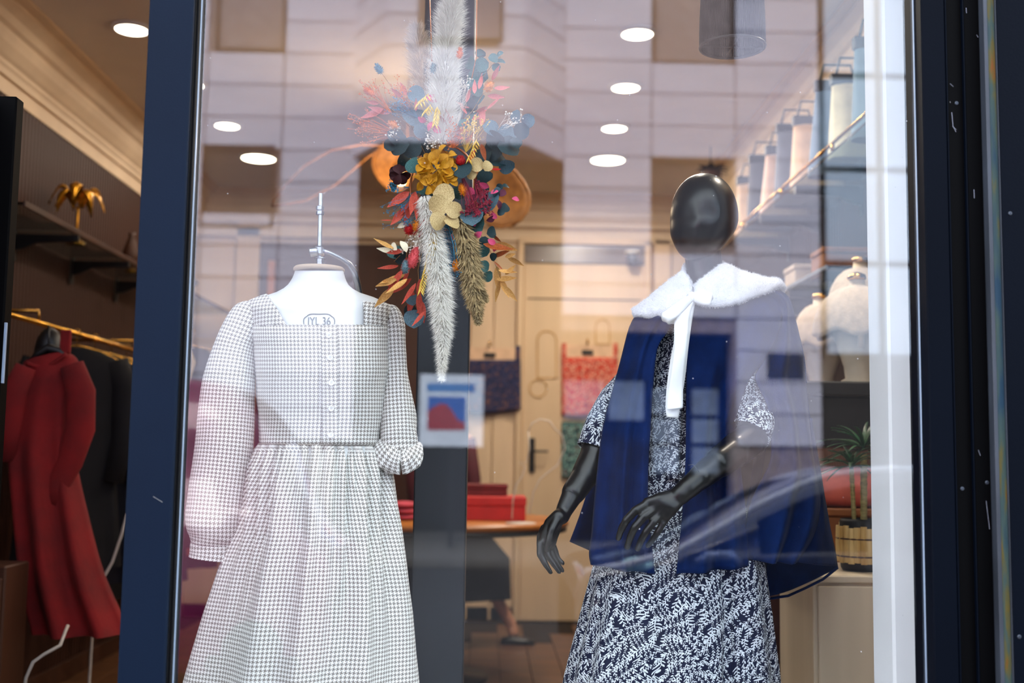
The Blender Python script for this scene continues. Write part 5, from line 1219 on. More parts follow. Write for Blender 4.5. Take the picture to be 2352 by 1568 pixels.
# ================================================================ left wall: shelf, gold tree lamp, rail and clothes
SX = XL + .31
def brk(name, label, px, py, ln=.30, wall='l', h_=.05):
    p = PX(px, py, XL + .02) if wall == 'l' else PX(px, py, XR - .02)
    p.z = PX(34, 535, XL + .02).z - .006
    t = thing(name, label, 'bracket', tuple(p), 'black brackets of the %s glass shelves' % ('left' if wall == 'l' else 'right'))
    s_ = 1 if wall == 'l' else -1; mb = MB(); x0 = p.x - .01 * s_
    o = [(0, 0), (0, -h_ * 1.5), (ln * .15, -h_ * 1.35), (ln * .35, -h_ * .75), (ln, -h_ * .55), (ln, 0)]
    a = [Vector((p.x + s_ * x, p.y - .012, p.z + z)) for x, z in o]; b = [v + Vector((0, .024, 0)) for v in a]
    mb.add(a + b, [list(range(6)), list(range(11, 5, -1))] + [[i, (i + 1) % 6, 6 + (i + 1) % 6, 6 + i] for i in range(6)]); mb.build('arm', BLK, t)
    MB().box((p.x + s_ * .0, p.y, p.z - h_), (.012, .04, h_ * 3), .003).build('wall_plate', BLK, t); return t
brk('shelf_bracket', 'black shelf bracket left of the gold palm lamp on the slatted wall', 34, 535)
brk('shelf_bracket', 'black shelf bracket right of the gold palm lamp on the slatted wall', 168, 583)
brk('shelf_bracket', 'black shelf bracket cut by the blue window post', 270, 622)
z_sh = PX(34, 535, XL + .02).z
gs = thing('glass_shelf', 'clear glass shelf on black brackets along the left slatted wall', 'shelf', (XL + .17, 4.0, z_sh))
MB().bx(XL + .01, SX, 2.2, YB - .1, z_sh + .004, z_sh + .016, .002).build('glass_board', GLASSC, gs); MB().bx(SX - .002, SX + .008, 2.2, YB - .1, z_sh - .004, z_sh + .022, .002).build('shelf_edge', DARKW, gs)
GOLD = mat('brass_gold_leaf_metal', (206, 148, 44), .3, .9, .15, 30)
gp = PX(176, 530, XL + .17); gp.z = z_sh + .023
gt = thing('palm_lamp', 'gold palm tree ornament with curled leaves, on the left glass shelf', 'ornament', tuple(gp))
MB().lathe([(.001, 0), (.045, 0), (.045, .01), (.02, .025), (.008, .04), (.006, .16), (.009, .18), (.001, .19)], gp, 20).build('stem', GOLD, gt, True)
for i in range(9):
    a = 2 * pi * i / 9; mb = MB()
    def fn(u, v, a=a):
        r = .02 + .115 * v; z = .19 + .09 * sin(pi * v * .9) - .05 * v * v; w = (u - .5) * .062 * sin(pi * min(1, v * .92 + .08)); d = Vector((cos(a), sin(a), 0)); s_ = Vector((-sin(a), cos(a), 0))
        return gp + d * r + s_ * w + Vector((0, 0, z - abs(u - .5) * .03 + (i % 2) * .03))
    mb.grid(fn, 4, 8); solidify(mb.build('leaf', GOLD, gt, True), .002)
sv = PX(300, 590, XL + .17); sv.z = z_sh + .023
vt = thing('small_vase', 'small dark vase with gold foot on the left glass shelf, by the window post', 'vase', tuple(sv))
MB().lathe([(.001, 0), (.03, 0), (.03, .012), (.012, .02)], sv, 18).build('foot', GOLD, vt, True); MB().lathe([(.012, .02), (.04, .05), (.05, .10), (.03, .16), (.015, .2), (.02, .22), (.014, .22), (.001, .2)], sv, 20).build('body', DARKW, vt, True)
# brass clothes rail
RX = XL + .36; za = PX(40, 741, RX); zb3 = PX(304, 793, RX); rz = (za.z + zb3.z) / 2
rl = thing('clothes_rail', 'brass clothes rail along the left slatted wall', 'rail', (RX, 3.0, rz))
MB().tube([Vector((RX, 1.75, rz)), Vector((RX, YB - .3, rz))], .011, 12).build('bar', BRASS, rl, True)
for y in (2.3, 3.6, 4.9): MB().tube([Vector((XL, y, rz + .05)), Vector((RX, y, rz + .05)), Vector((RX, y, rz))], .008, 8).build('arm', BRASS, rl, True)
def hanger(t, c, yw, m):
    """c: hook point on the rail; shoulders run along the y direction turned by yw"""
    d = Vector((cos(yw), sin(yw), 0)); mb = MB()
    hk = [c + Vector((0, 0, .012)) + d * .014 * sin(a) + Vector((0, 0, .016 * cos(a) - .004)) for a in [radians(x) for x in (-100, -50, 0, 50, 100, 150, 180)]]
    mb.tube(hk + [c + Vector((0, 0, -.055))], .0022, 6)
    sh = [c + d * x + Vector((0, 0, z)) for x, z in ((-.20, -.125), (-.10, -.075), (0, -.052), (.10, -.075), (.20, -.125))]
    mb.tube(sh, .0055, 8); mb.tube([sh[0], c + Vector((0, 0, -.135)), sh[-1]], .003, 6); return mb.build('hanger', m, t, True)
def garment(name, label, cat, c, yw, length, wsh, whem, m, grp=None, sleeve=.55, hm=BRASS, seed=0, thick=.04, lean=0):
    t = thing(name, label, cat, (c.x, c.y, c.z - length), grp); hanger(t, c, yw, hm)
    d = Vector((cos(yw), sin(yw), 0)); nrm = Vector((-sin(yw), cos(yw), 0))
    def ring(tt, n=40):
        w = table([(0, .05), (.03, wsh * .8), (.08, wsh), (.3, wsh * .92), (.5, wsh * .95), (1, whem)], tt)[0]; th = table([(0, .02), (.1, thick), (1, thick * 1.8)], tt)[0]
        o = []
        for k in range(n):
            a = 2 * pi * k / n; f = 1 + (.10 + .22 * tt) * sin(a * 6 + seed) * tt + .25 * tt * sin(a * 11 + seed * 2) * .4
            o.append(c + Vector((0, 0, -.065 - tt * (length - .065))) + d * (sin(a) * w + lean * tt) - nrm * (cos(a) * th * f))
        return o
    mb = MB(); loft(mb, [ring(i / 26) for i in range(27)]); mb.build('body', m, t, True)
    if sleeve:
        for s_ in (-1, 1):
            p0 = c + d * s_ * (wsh * .88) + Vector((0, 0, -.12)); pts = [p0, p0 + d * s_ * .04 + Vector((0, 0, -.12)) - nrm * .01, p0 + d * s_ * .05 + Vector((0, 0, -sleeve * .6)) - nrm * .02, p0 + d * s_ * .02 + Vector((0, 0, -sleeve)) - nrm * .05]
            MB().tube(pts, [.055, .06, .055, .045], 14, flat=.6).build('sleeve', m, t, True)
    return t
CL = [('black dress', (10, 10, 16)), ('dark navy dress', (16, 18, 34)), ('black coat', (8, 8, 12)), ('midnight blue cardigan', (22, 22, 44)), ('dark navy blouse', (20, 22, 40)), ('charcoal skirt dress', (26, 26, 34)), ('black tunic', (12, 10, 14)), ('rust floral blouse', (120, 56, 30)), ('dark green dress', (16, 30, 28)), ('plum dress', (40, 14, 26))]
ordn = ['first', 'second', 'third', 'fourth', 'fifth', 'sixth', 'seventh', 'eighth', 'ninth', 'tenth']
for i, (nm, c_) in enumerate(CL):
    y = 2.75 + i * .24
    garment('hanging_garment', '%s on brass hanger, %s behind the red dress on the left rail' % (nm, ordn[i]), 'garment', Vector((RX, y, rz)), radians(12 + (i % 3) * 6), 1.05 + .1 * (i % 3), .20, .24, mat(nm.replace(' ', '_') + '_cloth', c_, .85, 0, .2, 12, .1, 60), 'clothes on the left brass rail', seed=i)
# red dress in front
rc = PX(110, 755, RX + .02); rc = Vector((RX + .03, 1.98, rz))
REDC = mat('crimson_knit_dress', (124, 3, 6), .9, 0, .2, 8, .1, 80)
RYp = 1.85
rdt = thing('red_dress', 'long crimson red dress on a black hanger, at the near end of the left rail', 'dress', tuple(P(140, 1440, RYp)), None)
def fnr(u, v):
    Lp = [(52, 830, .02), (24, 900, .0), (14, 1000, 0), (24, 1080, -.02), (34, 1180, -.03), (50, 1330, -.04), (74, 1452, -.05)]; Rp = [(150, 806, .02), (182, 840, 0), (168, 960, 0), (176, 1060, 0), (200, 1180, .02), (236, 1320, .05), (292, 1455, .10)]
    a = cr_curve(Lp, v); b = cr_curve(Rp, v); th = 2 * pi * u; x = (a[0] + b[0]) / 2 + (b[0] - a[0]) / 2 * sin(th); y_ = (a[1] + b[1]) / 2 + (b[1] - a[1]) / 2 * sin(th); 
    p = P(x, y_, RYp); p.y += -cos(th) * (.05 + .08 * v) * (1 + .35 * v * sin(th * 7 + v * 3)) + (a[2] + b[2]) / 2; return p
MB().grid(fnr, 60, 40, closed=True).build('body', REDC, rdt, True)
for pts, rr in (([(165, 838), (186, 900), (184, 985), (160, 1060), (128, 1120), (112, 1158)], [.045, .055, .056, .05, .046, .045]), ([(60, 842), (34, 900), (22, 980), (18, 1060)], [.04, .05, .05, .04])):
    MB().tube([P(x, y, RYp - .06) for x, y in pts], rr, 16, flat=.6).build('sleeve', REDC, rdt, True)
MB().tube([P(62 + 90 * t, 834 + 18 * sin(pi * t) - 22 * t, RYp - .045) for t in [i / 12 for i in range(13)]], .008, 8).build('neckline', REDC, rdt, True)
hgm = MB(); hgm.tube([P(112, 745, RYp), P(112, 775, RYp), P(112, 800, RYp)], .004, 6); hgm.tube([P(62, 838, RYp), P(90, 812, RYp), P(112, 800, RYp), P(136, 806, RYp), P(160, 826, RYp)], [.012, .016, .02, .016, .012], 10); hgm.build('hanger', BLK, rdt, True)
hgm = MB(); hgm.bx(P(140, 760, RYp).x, P(164, 760, RYp).x, RYp - .01, RYp + .01, P(140, 812, RYp).z, P(140, 757, RYp).z, .004); hgm.build('strap', REDC, rdt)
blk = thing('black_garment', 'black garment bunched on the left rail above the red dress', 'garment', tuple(P(112, 850, RYp + .15)))
MB().ball(P(112, 810, RYp + .16), (.055, .05, .10), 20, 14).build('body', BLK, blk, True)
# white cable and the wooden drawer box at the floor
cab = MB().tube([P(*p) for p in ((292, 1180, 2.15), (280, 1225, 2.15), (258, 1290, 2.15), (240, 1322, 2.15), (215, 1400, 2.15), (205, 1560, 2.15), (200, 1752, 2.15))], .006, 8).build('cable', mat('white_cable', (200, 190, 180), .5), None, True); tag(cab, 'white cable hanging beside the red dress hem by the blue post', 'cable')
cab = MB().tube([P(*p) for p in ((156, 1436, 1.64), (150, 1450, 1.62), (138, 1482, 1.45), (100, 1503, 1.44), (76, 1520, 1.42), (60, 1555, 1.42), (50, 1620, 1.42), (48, 1860, 1.42))], .006, 8).build('cable', bpy.data.materials['white_cable'], None, True); tag(cab, 'white cable curling out under the red dress at the lower left', 'cable')
bxp = P(-10, 1300, 1.5); dbx = thing('wood_chest', 'brown wooden chest in the lower left corner behind the open doorway', 'chest', (bxp.x - .1, 1.6, ZF))
MB().bx(bxp.x - .35, P(14, 1300, 1.5).x, 1.5, 1.70, ZF, bxp.z, .006).build('body', DARKW, dbx)
for a in (0, 1): MB().bx(bxp.x - .33, P(8, 1300, 1.5).x, 1.488, 1.50, bxp.z - .06 - .30 * (a + 1), bxp.z - .04 - .30 * a, .004).build('drawer', DARKW, dbx)
# scarf and dark coat beyond the beige sleeve
cc = P(440, 768, 2.95); ct = garment('patterned_coat', 'dark patterned coat with cream scarf strap, hanging left of the beige dress', 'coat', cc, radians(8), 1.0, .17, .22, mat('black_red_pattern_cloth', (44, 12, 14), .8, 0, .4, 20, rgb2=(8, 8, 10)), None, sleeve=0, seed=3)
MB().tube([cc + Vector((-.02, -.09, -.02)), cc + Vector((.03, -.10, -.14)), cc + Vector((-.02, -.10, -.32)), cc + Vector((-.05, -.10, -.5))], [.018, .02, .022, .02], 10, flat=.35).build('scarf', mat('cream_scarf', (222, 196, 160), .8), ct, True)
g_ = P(432, 655, 4.2); gl_ = thing('wall_spotlight', 'small grey spotlight blurred at the left edge of the pane', 'light', tuple(g_)); MB().lathe([(.001, 0), (.05, .0), (.06, .02), (.03, .05), (.001, .06)], g_, 18).build('head', mat('grey_lamp_metal', (110, 110, 116), .4), gl_, True); MB().tube([g_ + Vector((0, 0, .05)), g_ + Vector((-.15, .3, .16))], .012, 8).build('arm', bpy.data.materials['grey_lamp_metal'], gl_)
# ================================================================ right wall: glass shelves, totes, small busts
def zx(px, py, X): return PX(px, py, X)
SXR = XR - .31
zt = 2.63
gs2 = thing('glass_shelf', 'upper clear glass shelf with brass front rail on the right wall', 'shelf', (XR - .16, 3.4, zt))
MB().bx(SXR, XR - .002, 1.1, YB - .15, zt, zt + .012, .002).build('glass_board', GLASSC, gs2)
MB().tube([Vector((SXR - .01, 1.1, zt + .03)), Vector((SXR - .01, YB - .15, zt + .03))], .007, 10).build('brass_rail', BRASS, gs2, True)
for y in (1.3, 2.0, 2.8, 3.6, 4.5): MB().tube([Vector((SXR - .01, y, zt + .0)), Vector((SXR - .01, y, zt + .03))], .009, 8).build('rail_post', BRASS, gs2, True)
z2 = 2.17
gs3 = thing('glass_shelf', 'lower clear glass shelf on the right wall above the small white busts', 'shelf', (XR - .16, 3.0, z2))
MB().bx(SXR, XR - .002, 2.12, YB - .9, z2, z2 + .012, .002).build('glass_board', GLASSC, gs3); MB().bx(SXR - .006, SXR, 2.12, YB - .9, z2 - .002, z2 + .014, .001).build('shelf_edge', EDGE, gs3)
for i, (y, z, lb) in enumerate(((1.35, zt, 'black bracket under the upper right shelf, nearest the white pier'), (2.60, zt, 'black bracket under the upper right shelf, second from the white pier'), (3.25, zt, 'black bracket under the upper right shelf, third from the white pier'), (3.85, zt, 'black bracket under the upper right shelf, farthest from the pier'),
        (2.2, z2, 'black bracket under the lower right shelf, nearest the busts'), (2.72, z2, 'black bracket under the lower right shelf, second from the busts'), (3.3, z2, 'black bracket under the lower right shelf, third from the busts'), (3.9, z2, 'black bracket under the lower right shelf, farthest from the pier'))):
    t = thing('shelf_bracket', lb, 'bracket', (XR, y, z - .08), 'black brackets of the right glass shelves')
    mb = MB(); o = [(0, 0), (0, -.085), (.05, -.075), (.11, -.048), (.31, -.040), (.31, 0)]
    a = [Vector((XR - x, y - .014, z - .001 + zz)) for x, zz in o]; b = [v + Vector((0, .028, 0)) for v in a]
    mb.add(a + b, [list(range(5, -1, -1)), list(range(6, 12))] + [[(k + 1) % 6, k, 6 + k, 6 + (k + 1) % 6] for k in range(6)]); mb.build('arm', BLK, t)
    MB().box((XR - .004, y, z - .06), (.008, .045, .15), .003).build('wall_plate', BLK, t)
TOTE = [('cream', (206, 190, 172), 'nearest the white pier'), ('teal', (84, 112, 132), 'second from the pier'), ('pale yellow', (206, 200, 170), 'third from the pier'), ('dusty blue', (96, 124, 156), 'fourth from the pier'), ('peach', (232, 196, 166), 'fifth from the pier'), ('slate grey', (92, 98, 116), 'sixth from the pier'), ('blush pink', (226, 192, 176), 'seventh from the pier'), ('charcoal', (62, 64, 76), 'eighth from the pier'), ('sand', (220, 186, 156), 'ninth from the pier')]
for i, (nm, c_, wh) in enumerate(TOTE):
    y = 1.55 + i * .30; x = XR - .16; h_ = .34 + .05 * (i % 2)
    t = thing('handbag', '%s tall handbag on the upper right shelf, %s' % (nm, wh), 'bag', (x, y, zt + .012), 'handbags on the upper right shelf')
    m_ = mat(nm.replace(' ', '_') + '_canvas', c_, .7, 0, .1, 12, .05, 60); mb = MB(); lean = .05 * (1 if i % 3 else -.4)
    def fn(u, v, y=y, h_=h_, lean=lean):
        th = 2 * pi * u; a = .13 * (1 - .25 * v); b = .055 * (1 - .75 * v); s_, c2 = sin(th), cos(th)
        return Vector((x + a * math.copysign(abs(s_) ** .6, s_), y + b * math.copysign(abs(c2) ** .6, c2) + lean * v, zt + .013 + v * h_))
    mb.grid(fn, 28, 10, closed=True); mb.build('body', m_, t, True)
    MB().bx(x - .105, x + .105, y + lean - .016, y + lean + .016, zt + .013 + h_ - .02, zt + .013 + h_ + .035, .006).build('top_bar', BLK, t)
    MB().tube([Vector((x - .08, y + lean, zt + .04 + h_)), Vector((x - .06, y + lean, zt + .12 + h_)), Vector((x + .06, y + lean, zt + .12 + h_)), Vector((x + .08, y + lean, zt + .04 + h_))], .006, 8).build('handle', BLK, t, True)
for i, (y, c_, nm) in enumerate(((2.40, (150, 96, 60), 'brown'), (2.85, (206, 190, 176), 'ivory'), (3.25, (70, 72, 90), 'slate'), (3.7, (190, 150, 120), 'tan'))):
    t = thing('gift_box', '%s lidded box on the lower right glass shelf' % nm, 'box', (XR - .16, y, z2 + .012), 'lidded boxes on the lower right shelf'); m_ = mat(nm + '_box_card', c_, .7)
    MB().bx(XR - .27, XR - .05, y - .09, y + .09, z2 + .0125, z2 + .10, .004).build('body', m_, t); MB().bx(XR - .275, XR - .045, y - .095, y + .095, z2 + .10, z2 + .125, .004).build('lid', m_, t)
# black display table with three small busts in fur collars
ZT_ = 1.655
bt = thing('display_table', 'black display table holding small cream busts, right of the navy cape', 'table', (1.40, 1.75, ZF))
MB().bx(1.02, XR - .02, 1.36, 2.35, ZT_ - .05, ZT_, .006).build('table_top', BLK, bt)
for x in (1.05, XR - .06):
    for y in (1.40, 2.31): MB().bx(x - .02, x + .02, y - .02, y + .02, ZF, ZT_ - .05, .003).build('leg', BLK, bt)
MB().bx(1.10, XR - .06, 1.42, 2.29, ZT_ - .22, ZT_ - .05, .004).build('drawer', BLK, bt)
CRF = mat('cream_fur_cape', (214, 194, 170), .95, 0, .08, 40, .4, 300, sheen=.5); BUSTM = mat('cream_bust_fabric', (232, 216, 190), .75)
for i, (px, py, Y, lb) in enumerate(((1884, 684, 2.12, 'small cream bust in fur capelet, leftmost of three right of the cape'), (1968, 640, 1.52, 'small cream bust in large fur capelet, nearest of three by the white pier'), (1976, 600, 1.92, 'small cream bust in fur capelet, highest of three by the white pier'))):
    cp_ = P(px, py, Y); hgt = cp_.z - ZT_; t = thing('small_bust', lb, 'bust', (cp_.x, Y, ZT_), 'cream busts on the black display table')
    k = hgt / .36
    MB().lathe([(.001, 0), (.06, 0), (.06, .012), (.045, .02), (.05, .06), (.085, .16), (.10, .22), (.095, .26), (.065, .295), (.032, .315), (.028, .355), (.001, .36)] if k < 1.3 else [(.001, 0), (.06, 0), (.05, .02), (.03, .1), (.06, .25 * k), (.10, .30 * k), (.03, .335 * k), (.028, .36 * k), (.001, .36 * k)], (cp_.x, Y, ZT_), 28, Matrix.Diagonal((1, .8, k if k < 1.3 else 1))).build('torso', BUSTM, t, True)
    MB().lathe([(.001, 0), (.03, 0), (.034, .006), (.030, .018), (.012, .026), (.001, .028)], (cp_.x, Y, cp_.z - .004), 20).build('neck_cap', BRASS, t, True)
    W_ = (.115, .150, .12)[i]
    def fn(u, v, c=cp_, W_=W_, Y=Y, i=i):
        th = 2 * pi * u; r = .035 + (W_ - .035) * sin(v * pi / 2); f = 1 + .05 * sin(th * 6 + i)
        return Vector((c.x + r * f * cos(th), Y + r * .8 * f * sin(th), c.z - .035 - .17 * v ** 1.6 - .012 * sin(th * 6) * v + .003 * noise.noise(Vector((u * 30, v * 20, i)))))
    mb = MB(); mb.grid(fn, 48, 16, closed=True); solidify(mb.build('fur_capelet', CRF, t, True), .012)
    MB().tube([Vector((cp_.x - .01, Y - W_ * .35, cp_.z - .06)), Vector((cp_.x - .02, Y - W_ * .75, cp_.z - .13)), Vector((cp_.x - .03, Y - W_ * .8, cp_.z - .26))], [.006, .010, .012], 8, flat=.3).build('ribbon', CRF, t, True)
# ---------------------------------------------------------------- oak cabinet, plant, chest and cushion
cx0 = P(1862, 1400, .90).x; zt3 = P(1960, 1322, .90).z
oc = thing('oak_cabinet', 'light oak cabinet under the potted plant, beside the white pier', 'cabinet', ((cx0 + 1.62) / 2, 1.1, ZF))
MB().bx(cx0 + .012, 1.62, .915, 1.30, ZF, zt3 - .022, .003).build('body', OAK, oc); MB().bx(cx0, 1.64, .90, 1.32, zt3 - .022, zt3, .004).build('top', OAK, oc)
dx = P(1880, 1400, .90).x
for a, b in ((dx, 1.24), (1.25, 1.61)):
    d_ = MB().bx(a, b, .898, .915, ZF + .08, zt3 - .03, .003).build('door', OAK, oc)
MB().bx(cx0 + .03, 1.6, .93, 1.28, ZF - .0, ZF + .06, .002).build('plinth', BLK, oc)
potc = P(1976, 1310, 1.06); potc.z = zt3
plant = thing('potted_plant', 'small green palm-like plant in a bark-covered pot, on the oak cabinet', 'plant', tuple(potc))
BARK = mat('yellow_bark_strips', (238, 212, 150), .8, 0, .3, 18, .5, 60, (1, 1, .15), rgb2=(190, 150, 84)); GRN = mat('green_strap_leaf', (34, 92, 50), .45, 0, .35, 14); SOIL = mat('black_inner_pot', (14, 14, 14), .6)
MB().lathe([(.001, 0), (.052, 0), (.058, .01), (.060, .03), (.060, .15), (.056, .158), (.050, .150), (.001, .148)], potc, 36).build('inner_pot', SOIL, plant, True)
for k in range(22):
    a = 2 * pi * k / 22; r = .066 + rnd.uniform(0, .003); w = 2 * pi / 22 * .5 * .96; z0 = .022 + rnd.uniform(0, .008); z1 = .138 + rnd.uniform(-.008, .006); mb = MB()
    pts = [(r, -w), (r + .003, 0), (r, w), (r - .006, w), (r - .006, -w)]
    vs = []
    for z in (z0, (z0 + z1) / 2, z1):
        for rr, aa in pts: vs.append(potc + Vector(((rr + (.002 if z == (z0 + z1) / 2 else 0)) * cos(a + aa), (rr) * sin(a + aa), z)))
    fs = [[i * 5 + j, i * 5 + (j + 1) % 5, (i + 1) * 5 + (j + 1) % 5, (i + 1) * 5 + j] for i in range(2) for j in range(5)] + [[4, 3, 2, 1, 0], [10, 11, 12, 13, 14]]
    mb.add(vs, fs); mb.build('bark_strip', BARK, plant)
for z in (.045, .098): MB().tube([potc + Vector((.070 * cos(t), .070 * sin(t), z)) for t in [2 * pi * i / 36 for i in range(37)]], .0024, 6).build('twine', DARKW, plant, True)
TRK = mat('pale_ringed_trunk', (176, 160, 100), .7, 0, .2, 40, .3, 120, (1, 1, 3))
def rosette(base, top, r, n, L_, seed):
    r_ = random.Random(seed); b = P(*base); b.z = potc.z + .14; t_ = P(*top)
    MB().tube([b.lerp(t_, i / 16) for i in range(17)], [r * (1.12 if i % 2 else .95) for i in range(17)], 10).build('trunk', TRK, plant, True)
    for k in range(n):
        a = 2 * pi * k / n * 2.6 + r_.uniform(-.3, .3); el = radians(80 - 75 * (k / n)); L2 = L_ * r_.uniform(.75, 1.1); mb = MB()
        d = Vector((cos(a), sin(a), 0)); s_ = Vector((-sin(a), cos(a), 0))
        def fn(u, v):
            w = .0065 * sin(pi * min(1, v * .9 + .1)) ** .6 * (1 - v * .2); q = t_ + d * (L2 * (cos(el) * v + .35 * v * v)) + Vector((0, 0, L2 * (sin(el) * v - (.95 - .4 * sin(el)) * v * v * .75 + .05)))
            return q + s_ * (u - .5) * 2 * w + Vector((0, 0, abs(u - .5) * .004))
        mb.grid(fn, 2, 9); solidify(mb.build('leaf', GRN, plant, True), .0008)
rosette((1962, 1190, 1.06), (1956, 1078, 1.04), .007, 26, .12, 3); rosette((1984, 1190, 1.07), (1984, 1040, 1.08), .0105, 34, .155, 5)
ch = thing('brown_chest', 'brown wooden chest behind the potted plant, with coral cushion on it', 'chest', (1.25, 1.9, ZF)); a = P(1850, 1098, 1.62)
# (stands under the display table's near end)
MB().bx(a.x - .02, 1.60, 1.40, 1.60, ZF, 1.20, .006).build('body', mat('caramel_wood', (158, 92, 44), .5, 0, .15, 5), ch); MB().bx(a.x - .03, 1.61, 1.39, 1.61, 1.20, 1.225, .004).build('top', bpy.data.materials['caramel_wood'], ch)
cu_ = MB(); cc2 = P(1950, 1050, 1.50); cc2.z = 1.225 + .07; cu_.grid(lambda u, v: Vector((cc2.x + .16 * math.copysign(abs(sin(pi * v) * cos(2 * pi * u)) ** .6, cos(2 * pi * u)), 1.50 + .09 * math.copysign(abs(sin(pi * v) * sin(2 * pi * u)) ** .6, sin(2 * pi * u)), cc2.z + .07 * cos(pi * v))), 32, 14, closed=True)
cuo = cu_.build('cushion', mat('coral_velvet', (226, 112, 96), .8, 0, .1, 20, sheen=.4), None, True); tag(cuo, 'coral pink cushion on the brown chest behind the potted plant', 'cushion')
dk = thing('dark_cabinet', 'dark brown wooden cabinet low behind the leaf print skirt', 'cabinet', (.95, 1.9, ZF)); MB().bx(P(1640, 1400, 1.7).x, P(1864, 1400, 1.7).x, 1.7, 2.1, ZF, P(1800, 1352, 1.7).z, .006).build('body', DARKW, dk)
for a_, b_2 in ((1650, 1752), (1758, 1858)): MB().bx(P(a_, 1400, 1.7).x, P(b_2, 1400, 1.7).x, 1.685, 1.70, ZF + .05, P(1800, 1366, 1.7).z, .004).build('door', DARKW, dk)

# ================================================================ middle of the shop: round table, boxes, person, cloths
TD = 3.95; tz_ = P(1200, 1192, TD).z; txc = -.27; tr_ = .74
tb = thing('round_table', 'round honey oak table with black edge, behind the pillar', 'table', (txc, TD, ZF))
MB().lathe([(.001, 0), (tr_ - .01, 0), (tr_, .008), (tr_, .022), (tr_ - .006, .03), (.001, .03)], (txc, TD, tz_ - .03), 64).build('table_top', OAKT, tb, True)
MB().lathe([(tr_ - .05, -.03), (tr_ - .012, -.026), (tr_ - .012, 0), (tr_ - .05, 0)], (txc, TD, tz_ - .03), 64).build('under_rim', BLK, tb, True)
MB().lathe([(.001, 0), (.30, 0), (.30, .02), (.05, .05), (.04, .5), (.06, tz_ - ZF - .06), (.001, tz_ - ZF - .06)], (txc, TD, ZF), 32).build('pedestal', BLK, tb, True)
RB = mat('red_gift_box', (206, 34, 30), .55, 0, .1, 8); RB2 = mat('dark_red_cloth_box', (120, 24, 28), .7, 0, .2, 8)
def boxat(nm, lb, pa, pb, ya, yb, Y, dep, m, cat='box', zb=None):
    a = P(pa, yb, Y); b = P(pb, ya, Y); z0 = tz_ if zb is None else zb; h_ = (b.z - P(pa, yb, Y).z)
    t = thing(nm, lb, cat, ((a.x + b.x) / 2, Y + dep / 2, z0)); MB().bx(a.x, b.x, Y, Y + dep, z0, z0 + h_ * .62, .006).build('base', m, t); MB().bx(a.x - .004, b.x + .004, Y - .004, Y + dep + .004, z0 + h_ * .62, z0 + h_, .006).build('lid', m, t); return z0 + h_
zz = boxat('gift_box', 'large red lidded box on the round table, right of the pillar', 1060, 1208, 1128, 1182, TD - .2, .25, RB)
boxat('gift_box', 'flat dark red box stacked on the large red box', 1050, 1166, 1103, 1128, TD - .12, .18, RB2, zb=zz)
t = thing('folded_sweater', 'pink folded sweater on the round table, left of the pillar', 'sweater', tuple(Vector((P(930, 1165, TD - .2).x, TD - .2, tz_))))
for i in range(3):
    c = Vector((P(928, 1165, TD - .2).x, TD - .2, tz_ + .018 + i * .032)); MB().ball(c, (.085 - i * .006, .12, .019), 24, 10).build('fold', mat('rose_pink_knit', (206, 74, 92), .85, 0, .1, 20), t, True)
# the person: maroon top, dark flared coat, mid-step, mostly behind the pillar
PD = 5.1
pcx = P(1018, 1100, PD).x
per = thing('person', 'person in maroon top and dark flared coat stepping behind the pillar', 'person', (pcx, PD, ZF))
SKIN = mat('skin', (206, 150, 120), .5, 0, .05, 10, sub=.1); MART = mat('maroon_top', (84, 18, 34), .8, 0, .15, 10); COAT = mat('midnight_coat', (14, 16, 30), .85, 0, .15, 8); SHOE = mat('black_shoe', (12, 10, 10), .4); HAIR = mat('dark_brown_hair', (40, 26, 18), .6)
pb = MB(); V = lambda x, y, z: Vector((pcx + x, PD + y, ZF + z))
hp2 = P(1192, 1478, PD); fx = hp2.x - pcx
chain(pb, [(V(0, 0, 1.42), .055), (V(0, .01, 1.36), .07), (V(0, .01, 1.22), .12), (V(0, 0, 1.02), .105), (V(0, 0, .90), .125)], 24)
pb.ball(V(.0, -.01, 1.545), (.072, .09, .108), 24, 18)
pb.ball(V(0, -.10, 1.54), (.012, .016, .02), 10, 8); pb.ball(V(0, -.085, 1.49), (.026, .012, .007), 12, 8)
for s_ in (-1, 1): pb.ball(V(s_ * .073, 0, 1.54), (.010, .018, .028), 10, 8)
for s_ in (-1, 1):
    chain(pb, [(V(s_ * .14, .01, 1.32), .05), (V(s_ * .19, .02, 1.06), .038), (V(s_ * .17, -.06, .84), .025), (V(s_ * .165, -.08, .79), .022)], 16)
    chain(pb, [(V(s_ * .165, -.09, .78), .026), (V(s_ * .16, -.10, .73), .022)], 12)
    for j in range(4): chain(pb, [(V(s_ * .16 + (j - 1.5) * .012, -.10, .72), .0085), (V(s_ * .16 + (j - 1.5) * .013, -.11, .68), .0075), (V(s_ * .158 + (j - 1.5) * .012, -.10, .64 + abs(j - 1.5) * .008), .006)], 8)
    chain(pb, [(V(s_ * .145, -.11, .76), .010), (V(s_ * .135, -.13, .72), .009), (V(s_ * .135, -.135, .69), .007)], 8)
chain(pb, [(V(.08, 0, .88), .085), (V(.24, -.02, .50), .055), (V(fx - .05, .02, .12), .035), (V(fx - .04, .01, .07), .034)], 18)
chain(pb, [(V(-.08, 0, .88), .085), (V(-.16, .0, .48), .055), (V(-.24, .06, .10), .035), (V(-.24, .05, .07), .034)], 18)
bo2 = pb.build('body', SKIN, per, True); md = bo2.modifiers.new('remesh', 'REMESH'); md.mode = 'VOXEL'; md.voxel_size = .006; md.use_smooth_shade = True
dg = bpy.context.evaluated_depsgraph_get(); me = bpy.data.meshes.new_from_object(bo2.evaluated_get(dg)); bo2.modifiers.clear(); bo2.data = me; me.polygons.foreach_set('use_smooth', [True] * len(me.polygons))
